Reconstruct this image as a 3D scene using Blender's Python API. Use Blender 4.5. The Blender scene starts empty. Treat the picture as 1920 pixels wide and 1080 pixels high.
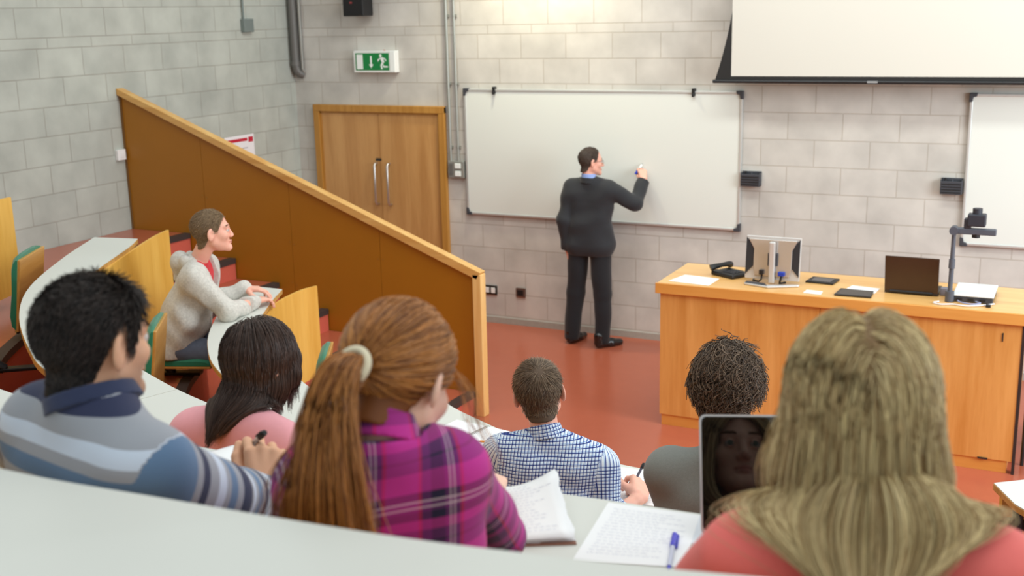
import bpy, bmesh, math, random
import numpy as np
from mathutils import Vector, Matrix

# ------------------------------------------------------------------ camera, light, exposure
sc = bpy.context.scene
COL = sc.collection
PI = math.pi


def lin(c):
    return tuple(((v / 255) / 12.92 if v <= 10.3 else (((v / 255) + .055) / 1.055) ** 2.4) for v in c)


CAM = Vector((7.304, -9.714, 2.971))
F_PX, YAW, PITCH, ROLL = 2158.12, 0.465503, 0.235248, -0.02303
_f = Vector((-math.sin(YAW) * math.cos(PITCH), math.cos(YAW) * math.cos(PITCH), -math.sin(PITCH)))
_r0 = Vector((math.cos(YAW), math.sin(YAW), 0))
_u0 = _r0.cross(_f)
_r = _r0 * math.cos(ROLL) + _u0 * math.sin(ROLL)
_u = _r.cross(_f)
cam = bpy.data.cameras.new('camera')
camo = bpy.data.objects.new('camera', cam)
COL.objects.link(camo)
M = Matrix.Identity(4)
for i in range(3):
    M[i][0], M[i][1], M[i][2], M[i][3] = _r[i], _u[i], -_f[i], CAM[i]
camo.matrix_world = M
cam.sensor_width = 36
cam.lens = F_PX / 1920 * 36
cam.clip_start = .05
cam.dof.use_dof = True
cam.dof.focus_distance = 4.3
cam.dof.aperture_fstop = 3.8
sc.camera = camo

w = bpy.data.worlds.new('hall_ambient')
sc.world = w
w.use_nodes = True
w.node_tree.nodes['Background'].inputs[0].default_value = (.90, .98, 1, 1)
w.node_tree.nodes['Background'].inputs[1].default_value = .66


def area(name, loc, size, power, col=(1, 1, 1), target=None, sy=None):
    l = bpy.data.lights.new(name, 'AREA')
    l.energy = power
    l.color = col
    l.size = size
    if sy:
        l.shape = 'RECTANGLE'
        l.size_y = sy
    o = bpy.data.objects.new(name, l)
    COL.objects.link(o)
    o.location = loc
    if target is not None:
        o.rotation_euler = (Vector(target) - Vector(loc)).to_track_quat('-Z', 'Y').to_euler()
    return o


area('ceiling_light', (5.2, -5.0, 6.2), 3.0, 60, (1, .97, .92), (5.2, -5.0, 0), 3.0)
area('ceiling_light', (8.2, -7.5, 6.2), 2.5, 40, (1, .97, .92), (8.0, -7.5, 0), 2.5)
area('ceiling_light', (2.4, -7.0, 6.2), 2.5, 30, (1, .97, .92), (2.4, -7.0, 0), 2.5)
area('window_light', (11.2, -3.6, 3.0), 3.2, 310, (.86, .94, 1), (6.4, -.6, 1.2), 2.4)
area('front_wall_fill', (5.4, -2.6, 5.6), 5.0, 105, (.97, 1, .96), (5.4, 0, 1.4), .5)  # fill lamp added to brighten the front wall, not a fitting of the hall
_sp = bpy.data.lights.new('wall_downlight', 'SPOT')
_sp.energy = 170
_sp.color = (1, .93, .68)
_sp.spot_size = math.radians(110)
_sp.spot_blend = 1
_sp.shadow_soft_size = .12
_spo = bpy.data.objects.new('wall_downlight', _sp)
COL.objects.link(_spo)
_spo.location = (2.75, -.62, 4.25)
_spo.rotation_euler = (Vector((2.75, .1, 2.2)) - Vector(_spo.location)).to_track_quat('-Z', 'Y').to_euler()

vs = sc.view_settings
vs.view_transform = 'Standard'
vs.look = 'None'
vs.gamma = 1
vs.use_curve_mapping = False
vs.exposure = 0.12
sc.cycles.use_denoising = True
sc.cycles.max_bounces = 6
sc.cycles.diffuse_bounces = 3
sc.cycles.caustics_reflective = False
sc.cycles.caustics_refractive = False

rnd = random.Random(7)
rng = np.random.default_rng(11)

# ------------------------------------------------------------------ materials
MATS = {}


def _new(name):
    m = bpy.data.materials.new(name)
    m.use_nodes = True
    nt = m.node_tree
    return m, nt, nt.nodes['Principled BSDF']


def plain(name, col, rough=.5, metal=0, var=.06, scale=30, bump=0, bscale=200, spec=.5, coat=0, sheen=0):
    """a plain surface with a slight procedural variation of tone"""
    if name in MATS:
        return MATS[name]
    m, nt, b = _new(name)
    L = nt.links.new
    c = lin(col)
    tc = nt.nodes.new('ShaderNodeTexCoord')
    n = nt.nodes.new('ShaderNodeTexNoise')
    n.inputs['Scale'].default_value = scale
    n.inputs['Detail'].default_value = 4
    L(tc.outputs['Object'], n.inputs['Vector'])
    mx = nt.nodes.new('ShaderNodeMix')
    mx.data_type = 'RGBA'
    mx.inputs[6].default_value = (*[v * (1 - var) for v in c], 1)
    mx.inputs[7].default_value = (*[min(1, v * (1 + var)) for v in c], 1)
    L(n.outputs['Fac'], mx.inputs[0])
    L(mx.outputs[2], b.inputs['Base Color'])
    b.inputs['Roughness'].default_value = rough
    b.inputs['Metallic'].default_value = metal
    b.inputs['Specular IOR Level'].default_value = spec
    b.inputs['Coat Weight'].default_value = coat
    b.inputs['Sheen Weight'].default_value = sheen
    if bump:
        n2 = nt.nodes.new('ShaderNodeTexNoise')
        n2.inputs['Scale'].default_value = bscale
        n2.inputs['Detail'].default_value = 3
        L(tc.outputs['Object'], n2.inputs['Vector'])
        bp = nt.nodes.new('ShaderNodeBump')
        bp.inputs['Strength'].default_value = bump
        bp.inputs['Distance'].default_value = .004
        L(n2.outputs['Fac'], bp.inputs['Height'])
        L(bp.outputs['Normal'], b.inputs['Normal'])
    MATS[name] = m
    return m


def wood(name, c1, c2, axis='Z', scale=6, rough=.4, stretch=14, spec=.5):
    """veneer with grain running along one object axis"""
    if name in MATS:
        return MATS[name]
    m, nt, b = _new(name)
    L = nt.links.new
    tc = nt.nodes.new('ShaderNodeTexCoord')
    mp = nt.nodes.new('ShaderNodeMapping')
    s = [stretch] * 3
    s['XYZ'.index(axis)] = .6
    mp.inputs['Scale'].default_value = s
    L(tc.outputs['Object'], mp.inputs['Vector'])
    n = nt.nodes.new('ShaderNodeTexNoise')
    n.inputs['Scale'].default_value = scale * .25
    n.inputs['Detail'].default_value = 6
    n.inputs['Distortion'].default_value = .6
    L(mp.outputs[0], n.inputs['Vector'])
    n2 = nt.nodes.new('ShaderNodeTexNoise')
    n2.inputs['Scale'].default_value = scale * 2.2
    n2.inputs['Detail'].default_value = 3
    L(mp.outputs[0], n2.inputs['Vector'])
    ad = nt.nodes.new('ShaderNodeMath')
    ad.operation = 'MULTIPLY_ADD'
    ad.inputs[1].default_value = .35
    L(n2.outputs['Fac'], ad.inputs[0])
    L(n.outputs['Fac'], ad.inputs[2])
    cr = nt.nodes.new('ShaderNodeValToRGB')
    cr.color_ramp.elements[0].position = .45
    cr.color_ramp.elements[0].color = (*lin(c1), 1)
    cr.color_ramp.elements[1].position = .9
    cr.color_ramp.elements[1].color = (*lin(c2), 1)
    L(ad.outputs[0], cr.inputs[0])
    L(cr.outputs[0], b.inputs['Base Color'])
    b.inputs['Roughness'].default_value = rough
    b.inputs['Specular IOR Level'].default_value = spec
    MATS[name] = m
    return m


def blockwall(name, horiz, phase, col, col2, mortar):
    """fair-faced concrete blockwork with one thin course, in world coordinates"""
    m, nt, b = _new(name)
    N, L = nt.nodes.new, nt.links.new
    tc = N('ShaderNodeTexCoord')
    sp = N('ShaderNodeSeparateXYZ')
    L(tc.outputs['Object'], sp.inputs[0])
    h = sp.outputs[horiz]
    z = sp.outputs[2]

    def math_(op, a, bb):
        n = N('ShaderNodeMath')
        n.operation = op
        for i, v in enumerate((a, bb)):
            if hasattr(v, 'is_output') or not isinstance(v, (int, float)):
                L(v, n.inputs[i])
            else:
                n.inputs[i].default_value = v
        return n.outputs[0]

    def brick(dx, dz, bw, rh, seed):
        cb = N('ShaderNodeCombineXYZ')
        L(math_('SUBTRACT', h, dx), cb.inputs[0])
        L(math_('SUBTRACT', z, dz), cb.inputs[1])
        t = N('ShaderNodeTexBrick')
        L(cb.outputs[0], t.inputs['Vector'])
        t.inputs['Scale'].default_value = 1
        t.inputs['Brick Width'].default_value = bw
        t.inputs['Row Height'].default_value = rh
        t.inputs['Mortar Size'].default_value = .0052
        t.inputs['Mortar Smooth'].default_value = .25
        t.inputs['Bias'].default_value = 0
        t.inputs['Color1'].default_value = (*lin(col), 1)
        t.inputs['Color2'].default_value = (*lin(col2), 1)
        t.inputs['Mortar'].default_value = (*lin(mortar), 1)
        return t
    B0 = .075 + 2.7
    lo = brick(phase, .075, .45, .225, 0)
    band = brick(phase + .11, B0 - .082, .45, .082, 1)
    hi = brick(phase + .05, B0 + .082, .45, .225, 2)
    g1 = math_('GREATER_THAN', z, B0 - .0)
    g2 = math_('GREATER_THAN', z, B0 + .082)

    def mix(f, a, c):
        x = N('ShaderNodeMix')
        x.data_type = 'RGBA'
        L(f, x.inputs[0])
        L(a, x.inputs[6])
        L(c, x.inputs[7])
        return x.outputs[2]
    colr = mix(g2, mix(g1, lo.outputs['Color'], band.outputs['Color']), hi.outputs['Color'])
    fac = mix(g2, mix(g1, lo.outputs['Fac'], band.outputs['Fac']), hi.outputs['Fac'])
    n = N('ShaderNodeTexNoise')
    n.inputs['Scale'].default_value = 3.2
    n.inputs['Detail'].default_value = 8
    L(tc.outputs['Object'], n.inputs['Vector'])
    cr = N('ShaderNodeValToRGB')
    cr.color_ramp.elements[0].position = .3
    cr.color_ramp.elements[0].color = (.84, .84, .84, 1)
    cr.color_ramp.elements[1].position = .7
    cr.color_ramp.elements[1].color = (1.1, 1.1, 1.1, 1)
    L(n.outputs['Fac'], cr.inputs[0])
    mu = N('ShaderNodeMix')
    mu.data_type = 'RGBA'
    mu.blend_type = 'MULTIPLY'
    mu.inputs[0].default_value = 1
    L(colr, mu.inputs[6])
    L(cr.outputs[0], mu.inputs[7])
    L(mu.outputs[2], b.inputs['Base Color'])
    b.inputs['Roughness'].default_value = .9
    n3 = N('ShaderNodeTexNoise')
    n3.inputs['Scale'].default_value = 90
    n3.inputs['Detail'].default_value = 4
    L(tc.outputs['Object'], n3.inputs['Vector'])
    inv = math_('SUBTRACT', math_('MULTIPLY', n3.outputs['Fac'], .25), fac)
    bp = N('ShaderNodeBump')
    bp.inputs['Strength'].default_value = .35
    bp.inputs['Distance'].default_value = .006
    L(inv, bp.inputs['Height'])
    L(bp.outputs['Normal'], b.inputs['Normal'])
    MATS[name] = m
    return m


# ------------------------------------------------------------------ mesh helpers
class MB:
    def __init__(s):
        s.v, s.f = [], []

    def add(s, v, f):
        o = len(s.v)
        s.v += [tuple(p) for p in v]
        s.f += [tuple(i + o for i in q) for q in f]
        return s

    def box(s, x0, x1, y0, y1, z0, z1, mat=None):
        v = [(x, y, z) for z in (z0, z1) for y in (y0, y1) for x in (x0, x1)]
        if mat is not None:
            v = [tuple(mat @ Vector(p)) for p in v]
        return s.add(v, [(0, 2, 3, 1), (4, 5, 7, 6), (0, 1, 5, 4), (2, 6, 7, 3), (0, 4, 6, 2), (1, 3, 7, 5)])

    def prism(s, poly, a, b, to=lambda x, y, h: (x, y, h)):
        n = len(poly)
        v = [to(x, y, a) for x, y in poly] + [to(x, y, b) for x, y in poly]
        f = [tuple(range(n - 1, -1, -1)), tuple(range(n, 2 * n))]
        f += [(i, (i + 1) % n, n + (i + 1) % n, n + i) for i in range(n)]
        return s.add(v, f)

    def tube(s, pts, r, n=10, cap=True):
        pts = [Vector(p) for p in pts]
        rs = r if isinstance(r, (list, tuple)) else [r] * len(pts)
        t0 = (pts[1] - pts[0]).normalized()
        up = Vector((0, 0, 1)) if abs(t0.z) < .9 else Vector((1, 0, 0))
        a = t0.cross(up).normalized()
        v = []
        for i, p in enumerate(pts):
            t = (pts[min(i + 1, len(pts) - 1)] - pts[max(i - 1, 0)]).normalized()
            a = (a - t * a.dot(t)).normalized()
            b = t.cross(a)
            for k in range(n):
                q = 2 * PI * k / n
                v.append(p + (a * math.cos(q) + b * math.sin(q)) * rs[i])
        f = []
        for i in range(len(pts) - 1):
            for k in range(n):
                k2 = (k + 1) % n
                f.append((i * n + k, i * n + k2, (i + 1) * n + k2, (i + 1) * n + k))
        if cap:
            f.append(tuple(range(n - 1, -1, -1)))
            m = (len(pts) - 1) * n
            f.append(tuple(range(m, m + n)))
        return s.add(v, f)

    def cyl(s, a, b, r, n=20, r2=None):
        return s.tube([a, b], [r, r if r2 is None else r2], n)

    def strip(s, A, B, z0, z1):
        """slab between two plan curves A and B of equal length"""
        n = len(A)
        v = [(*A[i], z0) for i in range(n)] + [(*B[i], z0) for i in range(n)]
        v += [(*A[i], z1) for i in range(n)] + [(*B[i], z1) for i in range(n)]
        f = []
        for i in range(n - 1):
            a, b, c, d = i, i + 1, n + i + 1, n + i
            f += [(a, d, c, b), (2 * n + a, 2 * n + b, 2 * n + c, 2 * n + d),
                  (a, b, 2 * n + b, 2 * n + a), (d, 2 * n + d, 2 * n + c, c)]
        f += [(0, 2 * n, 3 * n, n), (n - 1, 2 * n - 1, 4 * n - 1, 3 * n - 1)]
        return s.add(v, f)


def link(name, me, m, parent=None, smooth=False, bevel=0, seg=2):
    o = bpy.data.objects.new(name, me)
    COL.objects.link(o)
    if m is not None:
        me.materials.append(m)
    if smooth:
        me.polygons.foreach_set('use_smooth', [True] * len(me.polygons))
    if bevel:
        b = o.modifiers.new('bevel', 'BEVEL')
        b.width = bevel
        b.segments = seg
        b.limit_method = 'ANGLE'
        b.angle_limit = math.radians(35)
        b.harden_normals = False
    if parent is not None:
        o.parent = parent
    return o


def obj(name, mb, m, parent=None, origin=None, smooth=False, bevel=0, seg=2, autos=None):
    if origin is None and parent is not None and parent.get('_at') is not None:
        origin = parent['_at']
    v = mb.v
    if origin is not None:
        v = [(p[0] - origin[0], p[1] - origin[1], p[2] - origin[2]) for p in v]
    me = bpy.data.meshes.new(name)
    me.from_pydata(v, [], mb.f)
    bm = bmesh.new()
    bm.from_mesh(me)
    bmesh.ops.recalc_face_normals(bm, faces=bm.faces)
    bm.to_mesh(me)
    bm.free()
    me.update()
    o = link(name, me, m, parent, smooth, bevel, seg)
    if autos:
        me.polygons.foreach_set('use_smooth', [True] * len(me.polygons))
        me.set_sharp_from_angle(angle=math.radians(autos))
    if parent is None and origin is not None:
        o.location = origin
    return o


def tag(o, label, cat, group=None):
    o['label'] = label
    o['category'] = cat
    if group:
        o['group'] = group
    return o


def thing(name, label, cat, loc=(0, 0, 0), rz=0, group=None, local=False):
    """an Empty at the base; parts given in world coordinates unless local"""
    o = bpy.data.objects.new(name, None)
    o.empty_display_size = .1
    COL.objects.link(o)
    o.location = loc
    o.rotation_euler = (0, 0, rz)
    if not local:
        o['_at'] = list(loc)
    return tag(o, label, cat, group)


def struct(name, mb, m, **k):
    o = obj(name, mb, m, **k)
    o['kind'] = 'structure'
    return o


def dup(root, loc, rz, label, name=None):
    r = root.copy()
    COL.objects.link(r)
    r.location = loc
    r.rotation_euler = (0, 0, rz)
    r['label'] = label
    for ch in list(root.children):
        c = ch.copy()
        COL.objects.link(c)
        c.parent = r
        for g in ch.children:
            d = g.copy()
            COL.objects.link(d)
            d.parent = c
    return r


def spline(pts, n):
    """Catmull-Rom through plan points, resampled evenly"""
    P = np.array(pts, float)
    Q = np.vstack([2 * P[0] - P[1], P, 2 * P[-1] - P[-2]])
    out = []
    for i in range(1, len(Q) - 2):
        for t in np.linspace(0, 1, 24, endpoint=False):
            p0, p1, p2, p3 = Q[i - 1:i + 3]
            out.append(.5 * (2 * p1 + (p2 - p0) * t + (2 * p0 - 5 * p1 + 4 * p2 - p3) * t * t + (3 * p1 - p0 - 3 * p2 + p3) * t ** 3))
    out.append(P[-1])
    out = np.array(out)
    s = np.r_[0, np.cumsum(np.linalg.norm(np.diff(out, axis=0), axis=1))]
    u = np.linspace(0, s[-1], n)
    return np.stack([np.interp(u, s, out[:, k]) for k in range(out.shape[1])], 1)


def offset(C, d):
    """shift a plan curve sideways (positive = left of travel)"""
    t = np.gradient(C, axis=0)
    t /= np.linalg.norm(t, axis=1)[:, None]
    return C + np.stack([-t[:, 1], t[:, 0]], 1) * d


# ------------------------------------------------------------------ setting
M_front = blockwall('block_front', 0, 2.1225, (206, 202, 194), (198, 194, 186), (184, 177, 166))
M_left = blockwall('block_left', 1, -3.235, (186, 190, 180), (178, 182, 173), (164, 164, 154))
M_floor = plain('terracotta_vinyl', (178, 95, 70), .24, var=.05, scale=9, bump=.03, bscale=60, spec=.5)
M_riser = plain('salmon_riser', (205, 98, 80), .5, var=.04)
M_nose = plain('nosing_rubber', (62, 50, 46), .6, var=.1, bump=.2, bscale=300)
M_base = plain('mortar_skirt', (170, 166, 156), .9, var=.12, bump=.3)
WH = 5.2

mb = MB().box(-.2, 11, 0, .2, -.05, WH)
struct('wall_front', mb, M_front)
mb = MB().box(-.2, 0, -13, 0, -.05, WH)
struct('wall_left', mb, M_left)
mb = MB().box(0, 11, -13, 0, -.12, 0)
struct('floor', mb, M_floor)
mb = MB().box(1.78, 11, -.012, 0, 0, .06)
struct('baseboard_front', mb, M_base)

# tiers: plan curves of the nosings
NOSE = {
    .18: [(3.31, -2.44), (3.31, -2.8), (3.42, -3.4), (3.8, -4.1), (4.6, -4.62), (5.6, -4.75), (6.55, -4.62)],
    .355: [(2.88, -2.44), (2.88, -2.9), (2.95, -3.5), (3.3, -4.15), (4.0, -4.78), (4.8, -5.12), (5.7, -5.25), (6.55, -5.2)],
    .53: [(2.45, -2.44), (2.47, -3.0), (2.53, -3.55), (2.72, -4.1), (3.02, -4.72), (3.6, -5.32), (4.4, -5.78), (5.6, -6.0), (7.5, -6.0)],
    .88: [(1.53, -2.44), (1.54, -3.0), (1.8, -3.65), (2.38, -4.3), (2.68, -4.8), (3.05, -5.28), (3.5, -5.66), (4.3, -6.12), (5.4, -6.5), (7.5, -6.55)],
    1.23: [(.64, -2.44), (.66, -3.0), (.95, -3.75), (1.45, -4.5), (1.8, -5.05), (2.2, -5.66), (2.7, -6.13), (3.5, -6.7), (4.6, -7.14), (5.5, -7.32), (7.9, -7.3)],
    1.58: [(.0, -5.1), (.8, -5.3), (1.9, -6.6), (2.9, -7.35), (3.9, -7.85), (5.2, -8.15), (6.6, -8.12), (8.2, -8.1)],
}
prev = 0
tn = 1
for z in sorted(NOSE):
    C = spline(NOSE[z], 60)
    pts = [tuple(p) for p in C]
    right = 9.0
    poly = pts + [(pts[-1][0], -12.9), (.005, -12.9), (.005, min(pts[0][1], -2.44))]
    mb = MB().prism(poly, prev + (.001 if prev else .001), z)
    o = struct('floor', mb, M_floor)
    # riser skin and rubber nosing along the edge
    Cr = offset(C, .004)
    mb = MB().strip(C, Cr, prev + .001, z - .03)
    struct('trim_%d' % tn, mb, M_riser)
    tn += 1
    mb = MB().strip(offset(C, .012), offset(C, -.055), z - .04, z + .003)
    struct('trim_%d' % tn, mb, M_nose)
    tn += 1
    prev = z
# half steps in the aisle beside the panelled screen
for z, x1, x0, y1 in ((.705, 2.0, 1.5, -3.15), (1.05, 1.1, .6, -3.3)):
    mb = MB().box(x0, x1, y1, -2.44, z - .175, z)
    struct('floor', mb, M_floor)
    mb = MB().box(x1, x1 + .004, y1, -2.44, z - .175, z - .03)
    struct('trim_%d' % tn, mb, M_riser)
    tn += 1
    mb = MB().box(x1 - .055, x1 + .012, y1, -2.44, z - .04, z + .003)
    struct('trim_%d' % tn, mb, M_nose)
    tn += 1

# ------------------------------------------------------------------ panelled screen beside the steps
M_panel = plain('ochre_hardboard', (166, 108, 18), .45, var=.05, scale=5, bump=.05, bscale=400)
M_ash = wood('ash_rail', (208, 152, 78), (228, 184, 112), 'X', 5, .4)
M_ashv = wood('ash_post', (228, 176, 100), (246, 210, 142), 'Z', 5, .4)
t = thing('balustrade', 'long sloping ochre panelled screen with pale wood rail beside the steps', 'partition', (1.7, -2.42, 0))


def topz(x):
    return 2.425 - (2.425 - 1.105) * x / 3.40


xs = [.004, .83, 1.69, 2.52, 3.335]
for i in range(4):
    a, b = xs[i] + .0015, xs[i + 1] - .0015
    mb = MB().prism([(a, .0), (b, .0), (b, topz(b) - .05), (a, topz(a) - .05)], -2.43, -2.40, lambda x, y, h: (x, h, y))
    obj('panel', mb, M_panel, t)
    for xx in (a + .02, b - .02):
        for k in (.35, .72):
            zz = max(.5, topz(xx) - 1.2) + k * .9
            obj('screw', MB().cyl((xx, -2.4325, zz), (xx, -2.429, zz), .006, 8), plain('brass_screw', (170, 130, 60), .4, .6), t)
mb = MB().prism([(.003, topz(0) - .055), (3.37, topz(3.37) - .055), (3.405, topz(3.37) - .0), (.003, topz(0))], -2.465, -2.385, lambda x, y, h: (x, h, y))
obj('rail', mb, M_ash, t, bevel=.004)
mb = MB().box(3.335, 3.405, -2.465, -2.385, 0, topz(3.38) - .012)
obj('post', mb, M_ashv, t, bevel=.004)
mb = MB().box(.0, .02, -2.44, -2.39, 1.2, topz(0) - .05)
obj('edge_strip', mb, plain('dark_wood_edge', (120, 84, 40), .5), t)

# ------------------------------------------------------------------ double door in the front wall
M_door = wood('oak_veneer', (183, 132, 76), (206, 157, 98), 'Z', 5, .35, 9)
M_frame = wood('oak_frame', (170, 118, 48), (196, 144, 70), 'Z', 5, .4)
M_steel = plain('brushed_steel', (205, 200, 196), .28, .9, var=.03)
d = thing('door_1', 'closed double oak door with two tall steel pull handles in the front wall', 'door', (1.0, 0, 0))
d['kind'] = 'structure'
mb = MB().box(.23, .30, -.05, .0, 0, 2.10).box(1.69, 1.76, -.05, 0, 0, 2.10).box(.23, 1.76, -.052, 0, 2.035, 2.105)
obj('frame', mb, M_frame, d, bevel=.006)
mb = MB().box(.30, .315, -.03, 0, 0, 2.035).box(1.675, 1.69, -.03, 0, 0, 2.035).box(.3, 1.69, -.03, 0, 2.02, 2.036)
obj('stop', mb, M_frame, d)
for x0, x1, hx in ((.316, .993, .955), (.997, 1.674, 1.105)):
    l = obj('leaf', MB().box(x0, x1, -.022, -.001, .01, 2.02), M_door, d)
    mb = MB()
    mb.tube([(hx, -.022, 1.53), (hx, -.06, 1.53), (hx, -.075, 1.51), (hx, -.075, 1.15), (hx, -.06, 1.12), (hx, -.022, 1.12)], .011, 10)
    h = obj('handle', mb, M_steel, l, origin=d['_at'], autos=40)
obj('lock_plate', MB().box(.945, 1.01, -.026, -.02, 1.555, 1.58), plain('dark_metal', (70, 66, 62), .4, .6), d)

# ------------------------------------------------------------------ whiteboards
M_wb = plain('whiteboard_enamel', (226, 230, 223), .22, var=.01, scale=2)
M_alu = plain('aluminium', (214, 216, 214), .35, .5, var=.02)
M_black = plain('black_plastic', (26, 26, 28), .45, var=.1)
M_dgrey = plain('dark_grey_plastic', (62, 64, 70), .5, var=.08)


def whiteboard(x0, x1, z0, z1, label, clips):
    t = thing('whiteboard', label, 'whiteboard', ((x0 + x1) / 2, 0, z0))
    obj('board', MB().box(x0 + .01, x1 - .01, -.026, -.004, z0 + .01, z1 - .01), M_wb, t)
    e = .022
    mb = MB().box(x0, x1, -.034, 0, z1 - e, z1).box(x0, x1, -.034, 0, z0, z0 + e)
    mb.box(x0, x0 + e, -.034, 0, z0 + e, z1 - e).box(x1 - e, x1, -.034, 0, z0 + e, z1 - e)
    obj('frame', mb, M_alu, t, bevel=.004)
    for x in (x0, x1):
        for z in (z0, z1):
            sx = 1 if x == x0 else -1
            sz = 1 if z == z0 else -1
            mb = MB().prism([(x - sx * .006, z - sz * .006), (x + sx * .055, z - sz * .006), (x + sx * .05, z + sz * .022), (x + sx * .03, z + sz * .026),
                             (x + sx * .024, z + sz * .03), (x + sx * .02, z + sz * .062), (x - sx * .006, z + sz * .066)], -.042, -.001, lambda a, b, h: (a, h, b))
            obj('corner_cap', mb, M_dgrey, t, bevel=.005)
    for cx in clips:
        mb = MB().box(cx - .014, cx + .014, -.05, -.002, z1 - .045, z1 + .022)
        mb.box(cx - .01, cx + .01, -.062, -.04, z1 - .05, z1 - .02)
        obj('clip', mb, M_black, t, bevel=.004)
    return t


whiteboard(1.975, 4.665, 1.075, 2.275, 'wide blank whiteboard the man in the suit is writing on', (2.30, 4.235))
whiteboard(6.465, 9.15, 1.075, 2.275, 'blank whiteboard at the right edge behind the document camera', ())


def pen_holder(x0, x1, z0, z1, label):
    t = thing('pen_holder', label, 'pen holder', ((x0 + x1) / 2, 0, z0))
    mb = MB().box(x0, x1, -.012, -.0005, z0, z1).box(x0, x1, -.075, -.065, z0, z1 - .02).box(x0, x1, -.07, -.01, z0, z0 + .01)
    mb.box(x0, x0 + .008, -.07, -.01, z0, z1 - .01).box(x1 - .008, x1, -.07, -.01, z0, z1 - .01)
    obj('tray', mb, M_dgrey, t, bevel=.003)
    mb = MB()
    for k in range(4):
        mb.box(x0 + .01, x1 - .01, -.078, -.074, z0 + .012 + k * .022, z0 + .02 + k * .022)
    obj('rib', mb, M_black, t)
    for k in range(3):
        x = x0 + .035 + k * .05
        obj('pen', MB().cyl((x, -.04, z0 + .012), (x, -.04, z1 + .004 - .012 * k), .009, 8), M_black if k != 1 else M_dgrey, t)


pen_holder(4.675, 4.84, 1.475, 1.60, 'dark wall-mounted pen holder at the right edge of the wide whiteboard')
pen_holder(6.29, 6.455, 1.485, 1.61, 'dark wall-mounted pen holder at the left edge of the right-hand whiteboard')

# ------------------------------------------------------------------ projection screen
M_scr = plain('screen_fabric', (214, 211, 200), .75, var=.012, scale=1.5)
M_bk = plain('black_fabric', (30, 29, 28), .7, var=.08)
t = thing('projection_screen', 'large pulled-down projection screen with black border above the boards', 'projection screen', (6.9, -.25, 2.37))
ed = []
for k in range(25):
    z = 2.375 + k * .1
    u = (z - 2.375) / 2.4
    ed.append((4.485 + .19 * (1 - (1 - min(1, u * 1.9)) ** 2.2), z))
poly = ed + [(9.4, ed[-1][1]), (9.4, 2.375)]
obj('border', MB().prism(poly, -.252, -.246, lambda x, y, h: (x, h, y)), M_bk, t)
obj('projection_surface', MB().box(4.625, 9.2, -.2555, -.2525, 2.415, 4.75), M_scr, t)
mb = MB().tube([(4.47, -.25, 2.372), (9.4, -.25, 2.372)], .016, 10)
obj('bottom_bar', mb, M_black, t, autos=40)
obj('pull_tab', MB().box(5.72, 5.80, -.269, -.262, 2.366, 2.382), plain('grey_tab', (150, 150, 150), .5), t)
obj('case', MB().box(4.4, 9.5, -.33, -.17, 4.75, 4.92), M_alu, t, bevel=.01)
for bx in (4.9, 9.0):
    obj('bracket', MB().box(bx, bx + .08, -.172, -.001, 4.78, 4.88), M_dgrey, t)

# ------------------------------------------------------------------ exit sign
t = thing('exit_sign', 'green and white running-man exit sign box above the double door', 'exit sign', (1.02, 0, 2.43))
obj('housing', MB().box(.775, 1.255, -.075, -.001, 2.425, 2.635), plain('sign_white', (235, 236, 232), .4, var=.01), t, bevel=.006)
M_green = plain('sign_green', (8, 128, 62), .4, var=.02)
M_sw = plain('pictogram_white', (240, 244, 240), .4, var=.01)
obj('face', MB().box(.80, 1.185, -.0775, -.0745, 2.447, 2.612), M_green, t)
XZ = lambda x, y, h: (x, h, y)
mb = MB().box(.815, .885, -.0795, -.0772, 2.458, 2.600)
obj('doorway_mark', mb, M_sw, t)
mb = MB().prism([(.972, 2.585), (.990, 2.585), (.990, 2.505), (1.006, 2.505), (.981, 2.468), (.956, 2.505), (.972, 2.505)], -.0795, -.0772, XZ)
obj('arrow', mb, M_sw, t)
mb = MB()
mb.prism([(1.092 + .014 * math.cos(k * PI / 6), 2.588 + .014 * math.sin(k * PI / 6)) for k in range(12)], -.0795, -.0772, XZ)
for q in ([(1.085, 2.572), (1.115, 2.572), (1.135, 2.525), (1.105, 2.520)], [(1.09, 2.570), (1.06, 2.553), (1.058, 2.532), (1.067, 2.533), (1.071, 2.547), (1.098, 2.557)],
          [(1.115, 2.572), (1.148, 2.560), (1.156, 2.535), (1.148, 2.533), (1.14, 2.552), (1.118, 2.558)],
          [(1.106, 2.525), (1.088, 2.497), (1.097, 2.458), (1.11, 2.458), (1.106, 2.495), (1.128, 2.522)],
          [(1.112, 2.522), (1.128, 2.49), (1.172, 2.488), (1.172, 2.476), (1.122, 2.474), (1.118, 2.49)]):
    mb.prism(q, -.0795, -.0772, XZ)
obj('running_figure', mb, M_sw, t)
obj('lamp_end', MB().box(1.195, 1.25, -.079, -.0748, 2.43, 2.63), M_sw, t, bevel=.004)
obj('indicator', MB().box(1.11, 1.125, -.05, -.035, 2.634, 2.643), plain('led_red', (190, 110, 90), .4), t)

# ------------------------------------------------------------------ small fixings on the walls
t = thing('speaker', 'black wall loudspeaker at the top edge above the exit sign', 'loudspeaker', (.9, -.02, 2.965))
obj('cabinet', MB().box(.78, 1.01, -.22, -.04, 2.965, 3.32), M_black, t, bevel=.01)
obj('grille', MB().box(.795, .995, -.226, -.219, 2.98, 3.3), plain('speaker_mesh', (22, 21, 21), .8, bump=.4, bscale=500), t)
obj('badge', MB().box(.865, .895, -.229, -.225, 3.085, 3.10), plain('badge_red', (150, 60, 60), .5), t)
obj('mount', MB().box(.86, .93, -.06, -.001, 3.1, 3.2), M_dgrey, t)

M_galv = plain('galvanised', (168, 170, 164), .38, .55, var=.06, scale=20)
M_gdark = plain('grey_trunking', (108, 106, 102), .5, .2, var=.05)


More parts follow.
